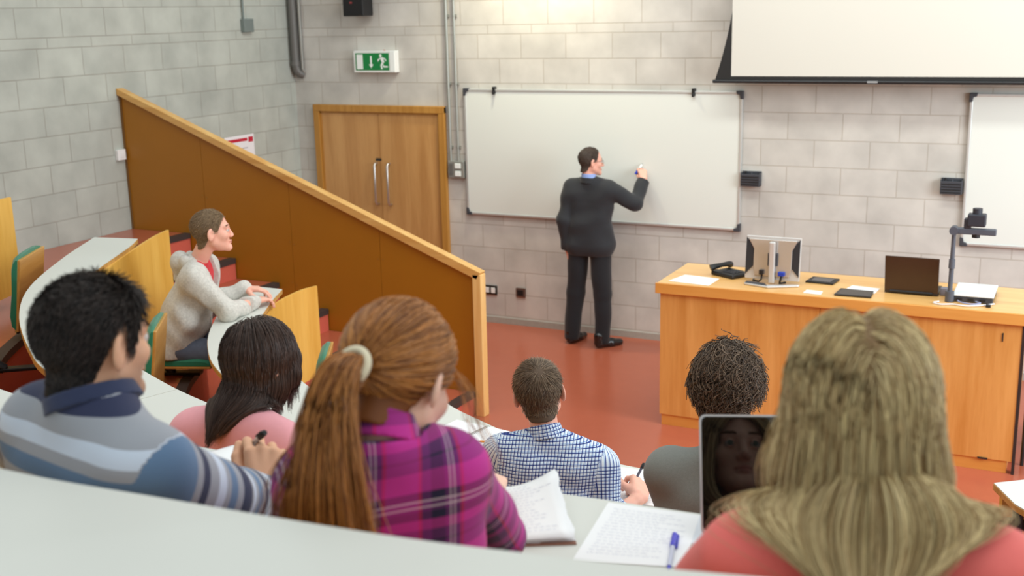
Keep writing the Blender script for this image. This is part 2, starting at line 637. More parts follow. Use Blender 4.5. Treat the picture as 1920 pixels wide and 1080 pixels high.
def conduit(x, z0, label, r=.011, y=-.028):
    t = thing('conduit', label, 'conduit', (x, 0, z0), group=None)
    obj('pipe', MB().cyl((x, y, z0), (x, y, 5.1), r, 12), M_galv, t, autos=40)
    for zz in (1.72, 2.32, 2.95):
        if zz > z0:
            s = obj('saddle', MB().box(x - .022, x + .022, -.018, -.0005, zz - .012, zz + .012).tube([(x - .013, y, zz), (x - .009, y - .01, zz), (x, y - .0135, zz), (x + .009, y - .01, zz), (x + .013, y, zz)], .003, 6), M_galv, t)


conduit(1.808, 1.585, 'left of two galvanised conduits running down beside the door', .014)
conduit(1.892, 1.585, 'right of two galvanised conduits running down beside the door', .011)
t = thing('switch_box', 'metal-clad switch box with two white rockers at the foot of the conduits', 'switch', (1.87, 0, 1.42))
obj('box', MB().box(1.785, 1.955, -.045, -.0005, 1.42, 1.585), M_galv, t, bevel=.006)
obj('plate', MB().box(1.80, 1.835, -.05, -.044, 1.45, 1.56), M_gdark, t)
for z in (1.44, 1.515):
    obj('rocker', MB().box(1.862, 1.925, -.056, -.044, z, z + .05), M_sw, t, bevel=.004)

t = thing('corner_pipe', 'thick grey trunking pipe coming down the corner of the room', 'pipe', (.05, -.06, 2.4))
obj('pipe', MB().tube([(.06, -.06, 5.1), (.06, -.06, 2.50), (.068, -.05, 2.44), (.085, -.03, 2.41), (.10, -.002, 2.40)], .042, 14), M_gdark, t, autos=40)
obj('cable_pipe', MB().tube([(.12, -.03, 5.1), (.12, -.03, 2.46), (.125, -.006, 2.42)], .016, 10), M_galv, t, autos=40)
obj('collar', MB().cyl((.06, -.06, 2.54), (.06, -.06, 2.49), .048, 14), M_gdark, t, autos=40)

t = thing('junction_box', 'small grey junction box on a thin conduit high on the left wall', 'junction box', (.0, -.73, 2.84))
obj('box', MB().box(.0005, .05, -.80, -.66, 2.84, 2.965), plain('grey_box', (118, 128, 124), .5), t, bevel=.006)
obj('pipe', MB().cyl((.022, -.775, 2.96), (.022, -.775, 5.1), .010, 10), plain('grey_box', (118, 128, 124), .5), t, autos=40)

t = thing('notice', 'white paper notice with a red heading on the left wall', 'notice', (0, -.94, 1.3))
obj('sheet', MB().box(.001, .004, -1.16, -.73, 1.3, 1.875), plain('notice_paper', (240, 238, 240), .6, var=.01), t)
mb = MB().box(.004, .0048, -1.15, -.83, 1.815, 1.845).box(.004, .0048, -.815, -.745, 1.80, 1.85)
obj('heading', mb, plain('notice_red', (196, 30, 56), .6), t)
mb = MB()
for k in range(9):
    mb.box(.004, .0046, -1.1, -.83 - .05 * (k % 3), 1.745 - k * .045, 1.753 - k * .045)
obj('print_lines', mb, plain('notice_grey', (170, 170, 176), .6), t)

t = thing('light_switch', 'small white box on the left wall by the top end of the ochre screen', 'switch', (0, -2.49, 1.83))
obj('box', MB().box(.0005, .035, -2.545, -2.455, 1.83, 1.92), plain('switch_white', (240, 240, 238), .4, var=.01), t, bevel=.005)
obj('button', MB().box(.035, .039, -2.52, -2.48, 1.855, 1.895), plain('switch_white', (240, 240, 238), .4), t)


def socket(x0, x1, z0, z1, label, metal, faces):
    t = thing('wall_socket', label, 'socket', ((x0 + x1) / 2, 0, z0))
    obj('plate', MB().box(x0, x1, -.02, -.0005, z0, z1), metal, t, bevel=.003)
    for a, b in faces:
        obj('outlet', MB().box(a, b, -.025, -.019, z0 + .018, z1 - .018), M_sw if len(faces) > 1 else M_black, t, bevel=.003)


socket(2.13, 2.265, .285, .375, 'double power socket low on the wall beside the end of the ochre screen', plain('socket_dark', (52, 48, 44), .4, .4), ((2.145, 2.185), (2.205, 2.25)))
socket(2.475, 2.572, .285, .375, 'single brown wall socket between the screen and the standing man', plain('socket_brown', (98, 72, 62), .5), ((2.49, 2.555),))

# ------------------------------------------------------------------ lecturer's bench
M_bfront = wood('beech_front', (206, 140, 66), (230, 170, 96), 'Z', 4, .38, 7)
M_btop = wood('beech_top', (222, 166, 96), (240, 192, 122), 'X', 4, .3, 8)
M_blip = wood('beech_lip', (218, 150, 70), (232, 168, 88), 'X', 4, .35, 6)
t = thing('lecture_bench', "long beech lecturer's bench in front of the boards", 'bench', (5.85, -1.75, 0))
X0, X1, YF, YB, ZT = 4.665, 7.045, -2.10, -1.42, 1.07
obj('worktop', MB().box(X0 - .025, X1 + .3, YF - .012, YB + .02, ZT - .03, ZT), M_btop, t, bevel=.003)
obj('lip', MB().box(X0 - .03, X1 + .3, YF - .03, YF - .008, ZT - .072, ZT + .004), M_blip, t, bevel=.004)
for a, b in ((X0, 5.792), (5.795, X1)):
    obj('front_panel', MB().box(a, b, YF, YF + .02, .085, ZT - .03), M_bfront, t)
obj('side_panel', MB().box(X0, X0 + .02, YF + .02, YB, .085, ZT - .03), M_bfront, t)
obj('side_panel', MB().box(X1 - .02, X1, YF + .02, YB, .085, ZT - .03), M_bfront, t)
obj('back_panel', MB().box(X0 + .02, X1 - .02, YB - .02, YB, .085, ZT - .03), M_bfront, t)
obj('plinth', MB().box(X0 + .012, X1 - .03, YF + .012, YB - .02, .0, .085), M_blip, t)
obj('edge_trim', MB().box(X1, X1 + .018, YF - .004, YF + .05, 0, ZT - .075), plain('dark_trim', (48, 40, 38), .5), t)
obj('lock', MB().box(6.93, 6.938, YF - .004, YF, .88, .935), plain('dark_trim', (48, 40, 38), .5), t)
obj('latch', MB().box(6.84, 6.90, YF - .006, YF, .08, .092), plain('dark_trim', (48, 40, 38), .5), t)

ZB = ZT + .001
# papers and small things on the bench


def sheet(name, pts, z, label, cat, m, lines=None, th=.0012, group=None):
    c = (sum(p[0] for p in pts) / len(pts), sum(p[1] for p in pts) / len(pts), z)
    t = thing(name, label, cat, c, group=group)
    obj('page', MB().prism(pts, z, z + th), m, t)
    if lines:
        A, B, Cc, D = [Vector((*p, 0)) for p in pts]   # A top-left, B top-right, C bottom-right, D bottom-left
        mb = MB()
        n, m2, sd, wv = lines
        r = random.Random(sd)
        for k in range(n):
            v = .1 + .82 * k / n
            if r.random() < .12:
                continue
            u = .08 + r.random() * .03
            ue = .6 + .34 * r.random()
            while u < ue:
                l = .03 + r.random() * .06
                q = []
                for s in range(5):
                    uu = u + l * s / 4
                    vv = v + (wv if s % 2 else -wv) * (.4 + r.random())
                    q.append(A.lerp(B, uu).lerp(D.lerp(Cc, uu), vv))
                wd = (D - A).normalized() * .0006
                for s in range(4):
                    mb.add([(*(q[s] - wd)[:2], z + th + .0003), (*(q[s + 1] - wd)[:2], z + th + .0003), (*(q[s + 1] + wd)[:2], z + th + .0003), (*(q[s] + wd)[:2], z + th + .0003)], [(0, 1, 2, 3)])
                u += l + .018
        obj('handwriting', mb, m2, t)
    return t


M_paper = plain('white_paper', (240, 241, 242), .7, var=.012, scale=6)
M_ink = plain('pale_ink', (176, 178, 200), .8)
sheet('paper', [(4.75, -1.80), (5.02, -1.84), (5.01, -2.07), (4.70, -2.03)], ZB, 'white sheet lying at the left end of the bench', 'paper', M_paper)
sheet('paper', [(5.93, -1.71), (6.12, -1.74), (6.11, -1.90), (5.90, -1.87)], ZB, 'white sheet on the bench partly under the black tablet', 'paper', M_paper)
sheet('note_card', [(5.67, -1.96), (5.78, -1.97), (5.785, -2.06), (5.665, -2.05)], ZB, 'small white card at the front edge of the bench', 'card', M_paper, th=.004)
tb = thing('tablet', 'flat black tablet lying on the bench before the white sheet', 'tablet', (5.99, -1.96, ZB))
obj('body', MB().prism([(5.88, -1.86), (6.10, -1.87), (6.11, -2.04), (5.87, -2.05)], ZB + .002, ZB + .012), plain('tablet_black', (44, 40, 38), .35), tb, bevel=.003)
obj('screen', MB().prism([(5.895, -1.872), (6.087, -1.882), (6.096, -2.028), (5.887, -2.037)], ZB + .0115, ZB + .0125), plain('tablet_glass', (38, 35, 34), .25), tb)
tb = thing('control_panel', 'dark control panel let into the bench top beyond the card', 'control panel', (5.71, -1.66, ZB))
obj('frame', MB().prism([(5.63, -1.57), (5.82, -1.585), (5.805, -1.75), (5.61, -1.735)], ZB, ZB + .012), M_black, tb, bevel=.003)
obj('screen', MB().prism([(5.65, -1.60), (5.79, -1.61), (5.78, -1.72), (5.645, -1.71)], ZB + .0115, ZB + .0135), plain('panel_grey', (96, 92, 92), .4), tb)

tb = thing('telephone', 'black desk telephone behind the monitor on the bench', 'telephone', (5.06, -1.70, ZB))
mb = MB().prism([(-.11, -.09), (.11, -.09), (.11, .09), (-.11, .09)], 0, .03)
rot = Matrix.Translation((5.06, -1.70, ZB)) @ Matrix.Rotation(-.5, 4, 'Z')
mb.v = [tuple(rot @ Vector(p)) for p in mb.v]
obj('base', mb, M_black, tb, bevel=.01)
mb = MB().tube([tuple(rot @ Vector(p)) for p in ((-.10, .1, .05), (-.085, .07, .062), (-.08, 0, .065), (-.085, -.07, .062), (-.10, -.1, .05))], [.026, .02, .016, .02, .026], 10)
obj('handset', mb, M_black, tb, autos=50)
mb = MB()
for i in range(4):
    for j in range(3):
        mb.box(-.02 + i * .027, .0 + i * .027, -.05 + j * .035, -.03 + j * .035, .03, .035, rot)
obj('keys', mb, M_dgrey, tb)
mb = MB().tube([(4.92 + .006 * k, -1.63 + .02 * math.sin(k * 1.9), ZB + .012 + .008 * math.cos(k * 1.9)) for k in range(12)], .006, 6)
obj('cord', mb, M_black, tb)

# monitor seen from behind
tb = thing('monitor', 'flat monitor seen from behind with silver back and V-shaped foot', 'monitor', (5.40, -1.9, ZB))
M_silver = plain('silver_plastic', (212, 210, 208), .35, .35, var=.02)
M_mback = plain('monitor_back_gloss', (196, 188, 182), .16, .5, var=.02)
w0, w1, z0, z1 = 5.205, 5.59, 1.115, 1.40
tilt = Matrix.Translation((5.4, -1.83, 1.25)) @ Matrix.Rotation(math.radians(-6), 4, 'X') @ Matrix.Translation((-5.4, 1.83, -1.25))
T_ = lambda mb: (setattr(mb, 'v', [tuple(tilt @ Vector(p)) for p in mb.v]), mb)[1]
obj('screen_shell', T_(MB().box(w0, w1, -1.83, -1.805, z0 - .02, z1)), M_silver, tb, bevel=.004)
obj('display', T_(MB().box(w0 + .015, w1 - .015, -1.805, -1.802, z0, z1 - .015)), plain('display_dark', (20, 22, 26), .2), tb)
obj('back_plate', T_(MB().prism([(5.275, z0 + .005), (5.52, z0 + .005), (5.535, z0 + .06), (5.535, z1 - .09), (5.57, z1 - .02), (5.225, z1 - .02), (5.265, z1 - .09), (5.265, z0 + .06)], -1.845, -1.829, lambda x, y, h: (x, h, y))), M_mback, tb, bevel=.004)
for s in (-1, 1):
    c = 5.3975
    e = (w1 - w0) / 2
    mb = MB().prism([(c + s * (e - .004), z0 + .012), (c + s * (e - .004), z1 - .012), (c + s * (e - .068), z1 - .085), (c + s * (e - .068), z0 + .085)], -1.838, -1.8285, lambda x, y, h: (x, h, y))
    obj('side_vent', T_(mb), plain('vent_dark', (40, 40, 44), .5, bump=.3, bscale=400), tb)
obj('stand_neck', MB().box(5.385, 5.425, -1.895, -1.86, ZB + .01, 1.375), M_silver, tb, bevel=.008)
obj('neck_joint', MB().box(5.37, 5.44, -1.865, -1.84, 1.2, 1.29), M_dgrey, tb, bevel=.004)
mb = MB().prism([(5.365, -1.93), (5.40, -1.95), (5.445, -1.93), (5.60, -1.865), (5.60, -1.90), (5.41, -2.005), (5.23, -1.95), (5.225, -1.915)], ZB + .0, ZB + .014)
obj('foot', mb, M_silver, tb, bevel=.005)
obj('foot_pad', MB().prism([(5.235, -1.90), (5.37, -1.93), (5.40, -1.985), (5.235, -1.945)], ZB + .012, ZB + .018), M_dgrey, tb)
mb = MB().tube([(5.33, -1.85, 1.14), (5.33, -1.87, 1.10), (5.31, -1.86, ZB + .01), (5.26, -1.82, ZB + .008), (5.24, -1.70, ZB + .008)], .006, 6)
obj('power_cable', mb, M_black, tb)
mb = MB().tube([(5.47, -1.85, 1.14), (5.47, -1.875, 1.12), (5.46, -1.87, ZB + .01), (5.49, -1.82, ZB + .008)], .008, 6)
obj('video_cable', mb, M_black, tb)
obj('plug', MB().box(5.45, 5.495, -1.89, -1.86, 1.135, 1.165), plain('plug_blue', (30, 60, 170), .4), tb, bevel=.004)
obj('plug', MB().box(5.315, 5.345, -1.885, -1.86, 1.135, 1.17), M_black, tb, bevel=.004)

# bench laptop, lid seen from behind
tb = thing('laptop', 'open laptop with dark brown lid on the bench beside the document camera', 'laptop', (6.335, -1.75, ZB))
lm = Matrix.Translation((6.335, -1.83, ZB + .018)) @ Matrix.Rotation(math.radians(10), 4, 'X')
obj('lid', MB().box(-.172, .172, -.006, .004, 0, .25, lm), plain('laptop_lid', (70, 50, 36), .4, .2), tb, bevel=.005)
obj('screen', MB().box(-.16, .16, .004, .006, .012, .24, lm), plain('display_dark', (20, 22, 26), .2), tb)
obj('base', MB().box(6.163, 6.507, -1.835, -1.60, ZB + .002, ZB + .022), plain('laptop_body', (46, 40, 38), .4), tb, bevel=.004)
obj('keyboard', MB().box(6.185, 6.485, -1.79, -1.70, ZB + .0215, ZB + .0235), M_black, tb)
obj('hinge', MB().cyl((6.2, -1.838, ZB + .016), (6.47, -1.838, ZB + .016), .009, 10), M_black, tb)
obj('adapter', MB().box(6.515, 6.56, -1.80, -1.74, ZB, ZB + .05), plain('adapter_grey', (120, 116, 124), .5), tb, bevel=.004)

# document camera
tb = thing('document_camera', 'grey document camera on a tall arm at the right of the bench', 'document camera', (6.7, -1.75, ZB))
M_vg = plain('visualiser_grey', (84, 88, 98), .45, var=.05)
obj('base', MB().box(6.61, 6.85, -1.93, -1.58, ZB + .002, ZB + .04), M_dgrey, tb, bevel=.005)
obj('stage', MB().box(6.605, 6.855, -1.935, -1.575, ZB + .04, ZB + .05), plain('stage_white', (230, 234, 234), .3), tb, bevel=.003)
for k in range(3):
    obj('port', MB().box(6.63 + k * .07, 6.665 + k * .07, -1.934, -1.929, ZB + .012, ZB + .028), M_black, tb)
mb = MB().tube([(6.588, -1.94, ZB), (6.588, -1.94, ZB + .07)], .028, 14)
obj('column_foot', mb, M_vg, tb, autos=40)
obj('column', MB().tube([(6.588, -1.94, ZB + .06), (6.588, -1.925, 1.30), (6.588, -1.92, 1.53)], [.015, .015, .013], 12), M_vg, tb, autos=40)
obj('column_joint', MB().tube([(6.588, -1.93, 1.29), (6.588, -1.927, 1.35)], .02, 12), M_vg, tb, autos=40)
obj('arm', MB().box(6.57, 6.84, -1.945, -1.895, 1.52, 1.56), M_vg, tb, bevel=.006)
obj('arm_joint', MB().cyl((6.588, -1.955, 1.54), (6.588, -1.885, 1.54), .028, 14), M_vg, tb, autos=40)
mb = MB().box(6.665, 6.775, -1.96, -1.88, 1.575, 1.655).box(6.645, 6.69, -1.95, -1.89, 1.56, 1.625)
obj('camera_head', mb, plain('visualiser_dark', (50, 52, 60), .45), tb, bevel=.008)
obj('camera_cap', MB().cyl((6.72, -1.92, 1.65), (6.72, -1.92, 1.69), .03, 14), plain('visualiser_dark', (50, 52, 60), .45), tb, autos=40)
obj('lens', MB().cyl((6.72, -1.92, 1.50), (6.72, -1.92, 1.53), .025, 14), M_black, tb, autos=40)
tb = thing('cable', 'loose white cable looping before the foot of the document camera', 'cable', (6.66, -2.0, ZB))
pp = spline([(6.86, -1.93), (6.80, -1.99), (6.70, -2.045), (6.62, -2.03), (6.545, -2.06), (6.50, -2.03), (6.53, -1.99)], 40)
obj('cable_sheath', MB().tube([(*q, ZB + .006) for q in pp], .005, 8), plain('cable_white', (226, 226, 232), .5), tb, autos=60)
pp = spline([(6.75, -1.945), (6.78, -1.98), (6.73, -2.02), (6.66, -1.99), (6.64, -1.95)], 30)
obj('cable_sheath', MB().tube([(*q, ZB + .014) for q in pp], .005, 8), plain('cable_blue', (150, 156, 190), .5), tb, autos=60)
obj('cable_plug', MB().box(6.815, 6.845, -2.02, -1.99, ZB, ZB + .016), M_black, tb, bevel=.003)

# dark stacking chair just beyond the bench, mostly out of frame
tb = thing('chair', 'dark mesh-backed chair at the far right edge beside the bench', 'chair', (7.35, -1.9, 0))
M_cf = plain('chair_dark', (58, 44, 44), .5)
mb = MB()
for k in range(9):
    mb.box(7.10 + k * .05, 7.125 + k * .05, -1.93, -1.915, .48, .66)
mb.box(7.08, 7.56, -1.935, -1.91, .64, .70)
obj('backrest', mb, M_cf, tb, bevel=.004)
obj('seat', MB().box(7.09, 7.55, -1.9, -1.48, .42, .46), M_cf, tb, bevel=.01)
for x in (7.10, 7.54):
    for y in (-1.91, -1.5):
        obj('leg', MB().cyl((x, y, 0), (x, y, .66 if y < -1.8 else .42), .012, 8), M_black, tb, autos=40)

# ------------------------------------------------------------------ curved desks of the tiers
M_lam = plain('grey_laminate', (212, 214, 207), .42, var=.012, scale=3, spec=.4)
M_edge = wood('ply_edge', (176, 128, 62), (206, 160, 92), 'Z', 10, .5)
M_ply = wood('birch_ply', (214, 158, 62), (238, 190, 96), 'Z', 3.2, .38, 5)
M_iron = plain('black_steel', (34, 34, 38), .45, .3)


def desk(label, inner, outer, Z, panel, pz0, seams=(), group='curved desks of the tiers', pz1=None, feet=()):
    I, O = spline(inner, 72), spline(outer, 72)
    c = (*I.mean(0), pz0)
    t = thing('desk', label, 'desk', c, group=None)
    mb = MB()
    cuts = [0] + [int(s * 71) for s in seams] + [71]
    w = (O - I) / np.linalg.norm(O - I, axis=1)[:, None]
    I2, O2 = I + w * .002, O - w * .002
    for a, b in zip(cuts[:-1], cuts[1:]):
        A, B = I2[a:b + 1].copy(), O2[a:b + 1].copy()
        if a:
            A[0] += (A[1] - A[0]) / np.linalg.norm(A[1] - A[0]) * .0035
            B[0] += (B[1] - B[0]) / np.linalg.norm(B[1] - B[0]) * .0035
        mb.strip(A, B, Z - .004, Z)
    obj('desktop', mb, M_lam, t)
    obj('edge_band', MB().strip(I, O, Z - .03, Z - .0035), M_edge, t)
    P = spline(panel, 72)
    top = (Z - .035) if pz1 is None else pz1
    obj('back_panel', MB().strip(P, offset(P, -.018), pz0, top), M_ply, t)
    for s in (.12, .5, .88):
        k = int(s * 71)
        a, b = Vector((*I[k], Z - .03)), Vector((*O[k], Z - .03))
        u = (b - a).normalized()
        v = Vector((-u.y, u.x, 0)) * .02
        L = (b - a).length
        mb = MB()
        q = [a + u * .03 - v, a + u * (L - .06) - v, a + u * (L - .06) + v, a + u * .03 + v]
        mb.add([tuple(p) for p in q] + [tuple(p - Vector((0, 0, .045 if i in (0, 3) else .02))) for i, p in enumerate(q)],
               [(0, 1, 2, 3), (4, 7, 6, 5), (0, 4, 5, 1), (1, 5, 6, 2), (2, 6, 7, 3), (3, 7, 4, 0)])
        obj('bracket', mb, M_iron, t)
    return t


B_in = [(2.72, -3.90), (2.89, -4.25), (3.12, -4.63), (3.5, -5.05), (3.95, -5.39), (4.24, -5.57), (4.72, -5.80)]
B_out = [(2.50, -3.90), (2.64, -4.35), (2.87, -4.75), (3.16, -5.13), (3.53, -5.47), (4.22, -5.89), (4.60, -6.08)]
A_in = [(1.90, -4.29), (2.05, -4.52), (2.41, -5.16), (2.8, -5.66), (3.3, -6.08), (4.07, -6.47), (4.55, -6.66), (5.07, -6.79), (5.42, -6.83)]
A_out = [(1.58, -4.35), (1.92, -4.93), (2.34, -5.54), (2.78, -5.99), (3.30, -6.39), (3.71, -6.63), (4.67, -6.99), (5.1, -7.12), (5.42, -7.17)]
C_in = [(1.42, -5.05), (1.75, -5.75), (2.3, -6.4), (3.1, -7.0), (4.0, -7.4), (4.62, -7.58), (5.42, -7.70), (6.1, -7.63), (6.6, -7.59), (7.45, -7.55)]
C_out = [(1.08, -5.2), (1.42, -5.95), (2.0, -6.65), (2.9, -7.3), (3.85, -7.75), (4.55, -7.95), (5.4, -8.06), (6.13, -8.01), (6.65, -7.97), (7.5, -7.93)]
Q_in = [(4.36, -4.86), (4.62, -5.05), (4.84, -5.17), (5.05, -5.27), (5.34, -5.355), (5.69, -5.42), (6.1, -5.41), (6.45, -5.34)]
Q_out = [(4.10, -5.28), (4.36, -5.50), (4.62, -5.66), (4.9, -5.79), (5.25, -5.89), (5.66, -5.95), (6.12, -5.95), (6.5, -5.89)]
F_in = [(4.6, -8.45), (5.3, -8.56), (5.85, -8.59), (6.17, -8.575), (6.51, -8.55), (6.72, -8.52), (6.93, -8.48), (7.4, -8.36), (8.0, -8.1)]
F_out = [(4.52, -8.95), (5.25, -9.05), (5.85, -9.08), (6.2, -9.07), (6.58, -9.04), (6.82, -9.01), (7.06, -8.96), (7.6, -8.82), (8.25, -8.5)]


def pan(I, pre, dx=.0):
    return list(pre) + [tuple(q) for q in offset(spline(I, 14), .016)]


desk('curved grey desk the man in the oatmeal hooded top leans on', B_in, B_out, 1.26, [(2.79, -3.62), (2.77, -3.78)] + pan(B_in, ())[1:], .60, (.62,))
desk('long curved grey desk behind the man in the oatmeal hooded top', A_in, A_out, 1.61, [(1.77, -3.87), (1.87, -4.12)] + pan(A_in, ())[1:], .96, (.3, .757), pz1=1.585)
desk('curved grey desk before the striped jumper, the plaid shirt and the fair-haired woman', C_in, C_out, 1.96, [(1.36, -4.77), (1.39, -4.92)] + pan(C_in, ())[1:], 1.32)
desk('grey desk the man in the blue checked shirt writes on', Q_in, Q_out, 1.09, pan(Q_in, ()), .2)
desk('nearest blank grey desk across the bottom of the view', F_in, F_out, 2.31, pan(F_in, ()), 1.68)

# left end of the desk beyond the right-hand aisle
t = thing('desk', 'corner of a pale desk with wooden panel at the right edge beyond the fair-haired woman', 'desk', (7.6, -4.8, 0))
Zr = 1.0
poly = [(7.075, -4.785), (7.20, -4.69), (7.9, -4.45), (8.8, -4.3), (8.85, -4.72), (8.0, -4.86), (7.30, -5.03), (7.22, -5.035), (7.17, -4.98)]
obj('desktop', MB().prism(poly, Zr - .004, Zr), M_lam, t)
obj('edge_band', MB().prism([(x + (.0025 if x > 8 else -.0025), y) for x, y in poly], Zr - .032, Zr - .0035), M_edge, t, bevel=.003)
P = spline([(7.10, -4.75), (7.24, -4.66), (7.9, -4.43), (8.8, -4.28)], 30)
obj('back_panel', MB().strip(P, offset(P, -.018), .04, Zr - .034), M_ply, t)
obj('leg', MB().tube([(7.18, -4.86, Zr - .03), (7.18, -4.86, .3), (7.18, -4.84, .0)], .022, 12), M_iron, t, autos=40)
obj('leg_bracket', MB().box(7.10, 7.22, -4.865, -4.84, Zr - .16, Zr - .12), M_iron, t)
obj('shelf', MB().prism([(7.2, -4.70), (7.9, -4.47), (8.8, -4.32), (8.8, -4.6), (7.9, -4.7), (7.3, -4.85)], Zr - .22, Zr - .2), M_edge, t)

# ------------------------------------------------------------------ tip-up seats
M_pad = plain('green_upholstery', (18, 118, 88), .8, var=.1, scale=40, bump=.3, bscale=500, sheen=.3)
M_pipe = plain('seat_piping', (206, 176, 92), .6)
M_shell = wood('seat_ply', (176, 124, 58), (204, 152, 82), 'X', 4, .4, 7)


def seat(label, x, y, z, d, up, lift=0.0, group='green tip-up seats'):
    t = thing('tip_up_seat', label, 'seat', (x, y, z), math.atan2(-d[0], d[1]), local=True)
    R0 = Matrix.Translation((0, -.14, .11 + lift))
    R = R0 @ (Matrix.Rotation(math.radians(82), 4, 'X') if up else Matrix.Identity(4))
    prof = [(-.02, .0), (.0, .04), (.06, .058), (.2, .05), (.34, .056), (.40, .045), (.425, .02), (.425, .002), (-.02, .0)]
    v, f = [], []
    nx = 9
    for i in range(nx):
        u = i / (nx - 1) * 2 - 1
        sq = 1 - .10 * abs(u) ** 4
        for (yy, hh) in prof[:-1]:
            edge = .55 if abs(u) > .99 else (.9 if abs(u) > .7 else 1)
            v.append(R @ Vector((u * .205, .19 + (yy - .19) * sq, .002 + hh * edge)))
    n = len(prof) - 1
    for i in range(nx - 1):
        for k in range(n):
            f.append((i * n + k, i * n + (k + 1) % n, (i + 1) * n + (k + 1) % n, (i + 1) * n + k))
    f += [tuple(range(n - 1, -1, -1)), tuple(range((nx - 1) * n, nx * n))]
    obj('cushion', MB().add(v, f), M_pad, t, autos=50)
    mb = MB()
    for s0, s1 in (((-.2, -.015), (-.2, .4)), ((-.2, .4), (.2, .4)), ((.2, .4), (.2, -.015))):
        mb.tube([R @ Vector((*s0, .003)), R @ Vector((*s1, .003))], .004, 6)
    obj('piping', mb, M_pipe, t)
    obj('shell', MB().box(-.205, .205, -.01, .405, -.014, .001, R), M_shell, t, bevel=.004)
    obj('hinge', MB().tube([(-.19, -.14, .10 + lift), (.19, -.14, .10 + lift)], .014, 10), M_iron, t, autos=40)
    obj('post', MB().tube([(0, -.05, .01), (0, -.08, .05 + lift * .6), (0, -.13, .10 + lift)], .026, 12), M_iron, t, autos=40)
    obj('foot_bar', MB().box(-.03, .03, -.17, .13, 0, .018), M_iron, t, bevel=.004)
    return t


seat('lowered green seat under the man in the oatmeal hooded top', 2.50, -4.65, .88, (.93, .36), False)
seat('tipped-up green seat next to the man in the oatmeal hooded top', 2.98, -5.16, .88, (.82, .57), True)
seat('tipped-up green seat at the left, farther of two by the curved desk', 2.03, -5.14, 1.23, (.86, .5), True, lift=-.045)
seat('tipped-up green seat at the left edge of the view, nearer of two', 2.45, -5.78, 1.23, (.78, .62), True, lift=-.03)
seat('tipped-up green seat right of the woman in the pink top', 3.42, -4.26, .355, (.86, .5), True, lift=.16)
seat('tipped-up green seat mostly hidden right of the woman in the pink top', 3.78, -4.72, .355, (.78, .6), True, lift=.16)

# ------------------------------------------------------------------ organic modelling: signed distances and surface nets
V3 = lambda *a: np.array(a, float)


def unit(v):
    v = np.asarray(v, float)
    return v / np.linalg.norm(v)


def smin(a, b, k):
    h = np.clip(.5 + .5 * (b - a) / k, 0, 1)
    return b * (1 - h) + a * h - k * h * (1 - h)


def smax(a, b, k):
    return -smin(-a, -b, k)


def d_cone(P, a, b, r1, r2, flat=None):
    """tapered capsule, optionally flattened along an axis"""
    a, b = np.asarray(a, float), np.asarray(b, float)
    q, ba = P - a, b - a
    s = 1
    if flat is not None:
        ax, s = np.asarray(flat[0], float), flat[1]
        q = q + np.outer(q @ ax, ax) * (1 / s - 1)
        ba = ba + ax * (ba @ ax) * (1 / s - 1)
    t = np.clip(q @ ba / max(1e-9, ba @ ba), 0, 1)
    d = np.linalg.norm(q - t[:, None] * ba, axis=1) - (r1 + (r2 - r1) * t)
    return d * (1 if flat is None else (.5 + .5 * min(1, s)))


def d_ell(P, c, r):
    r = np.asarray(r, float)
    q = (P - np.asarray(c, float)) / r
    k0 = np.linalg.norm(q, axis=1)
    k1 = np.linalg.norm(q / r, axis=1)
    return k0 * (k0 - 1) / np.maximum(k1, 1e-9)


class Shape:
    """a list of blended primitives with bounding boxes"""

    def __init__(s):
        s.p = []
        s.post = []

    def add(s, fn, lo, hi, k=.02):
        s.p.append((fn, np.asarray(lo, float), np.asarray(hi, float), k))
        return s

    def cone(s, a, b, r1, r2=None, k=.02, flat=None):
        r2 = r1 if r2 is None else r2
        m = max(r1, r2) * 1.15
        return s.add(lambda P: d_cone(P, a, b, r1, r2, flat), np.minimum(a, b) - m, np.maximum(a, b) + m, k)

    def ell(s, c, r, k=.02):
        return s.add(lambda P: d_ell(P, c, r), V3(*c) - r, V3(*c) + r, k)

    def bounds(s):
        return np.min([q[1] for q in s.p], 0), np.max([q[2] for q in s.p], 0)

    def __call__(s, P):
        d = np.full(len(P), 9.0)
        for fn, lo, hi, k in s.p:
            m = np.all((P > lo - .13) & (P < hi + .13), axis=1)
            if m.any():
                v = fn(P[m])
                d[m] = smin(d[m], v, k) if k > 0 else np.minimum(d[m], v)
        for f in s.post:
            d = f(P, d)
        return d

    def grad(s, P, e=.002):
        g = np.stack([s(P + V3(*(e if i == j else 0 for j in range(3)))) - s(P - V3(*(e if i == j else 0 for j in range(3)))) for i in range(3)], 1)
        return g / np.maximum(np.linalg.norm(g, axis=1), 1e-9)[:, None]


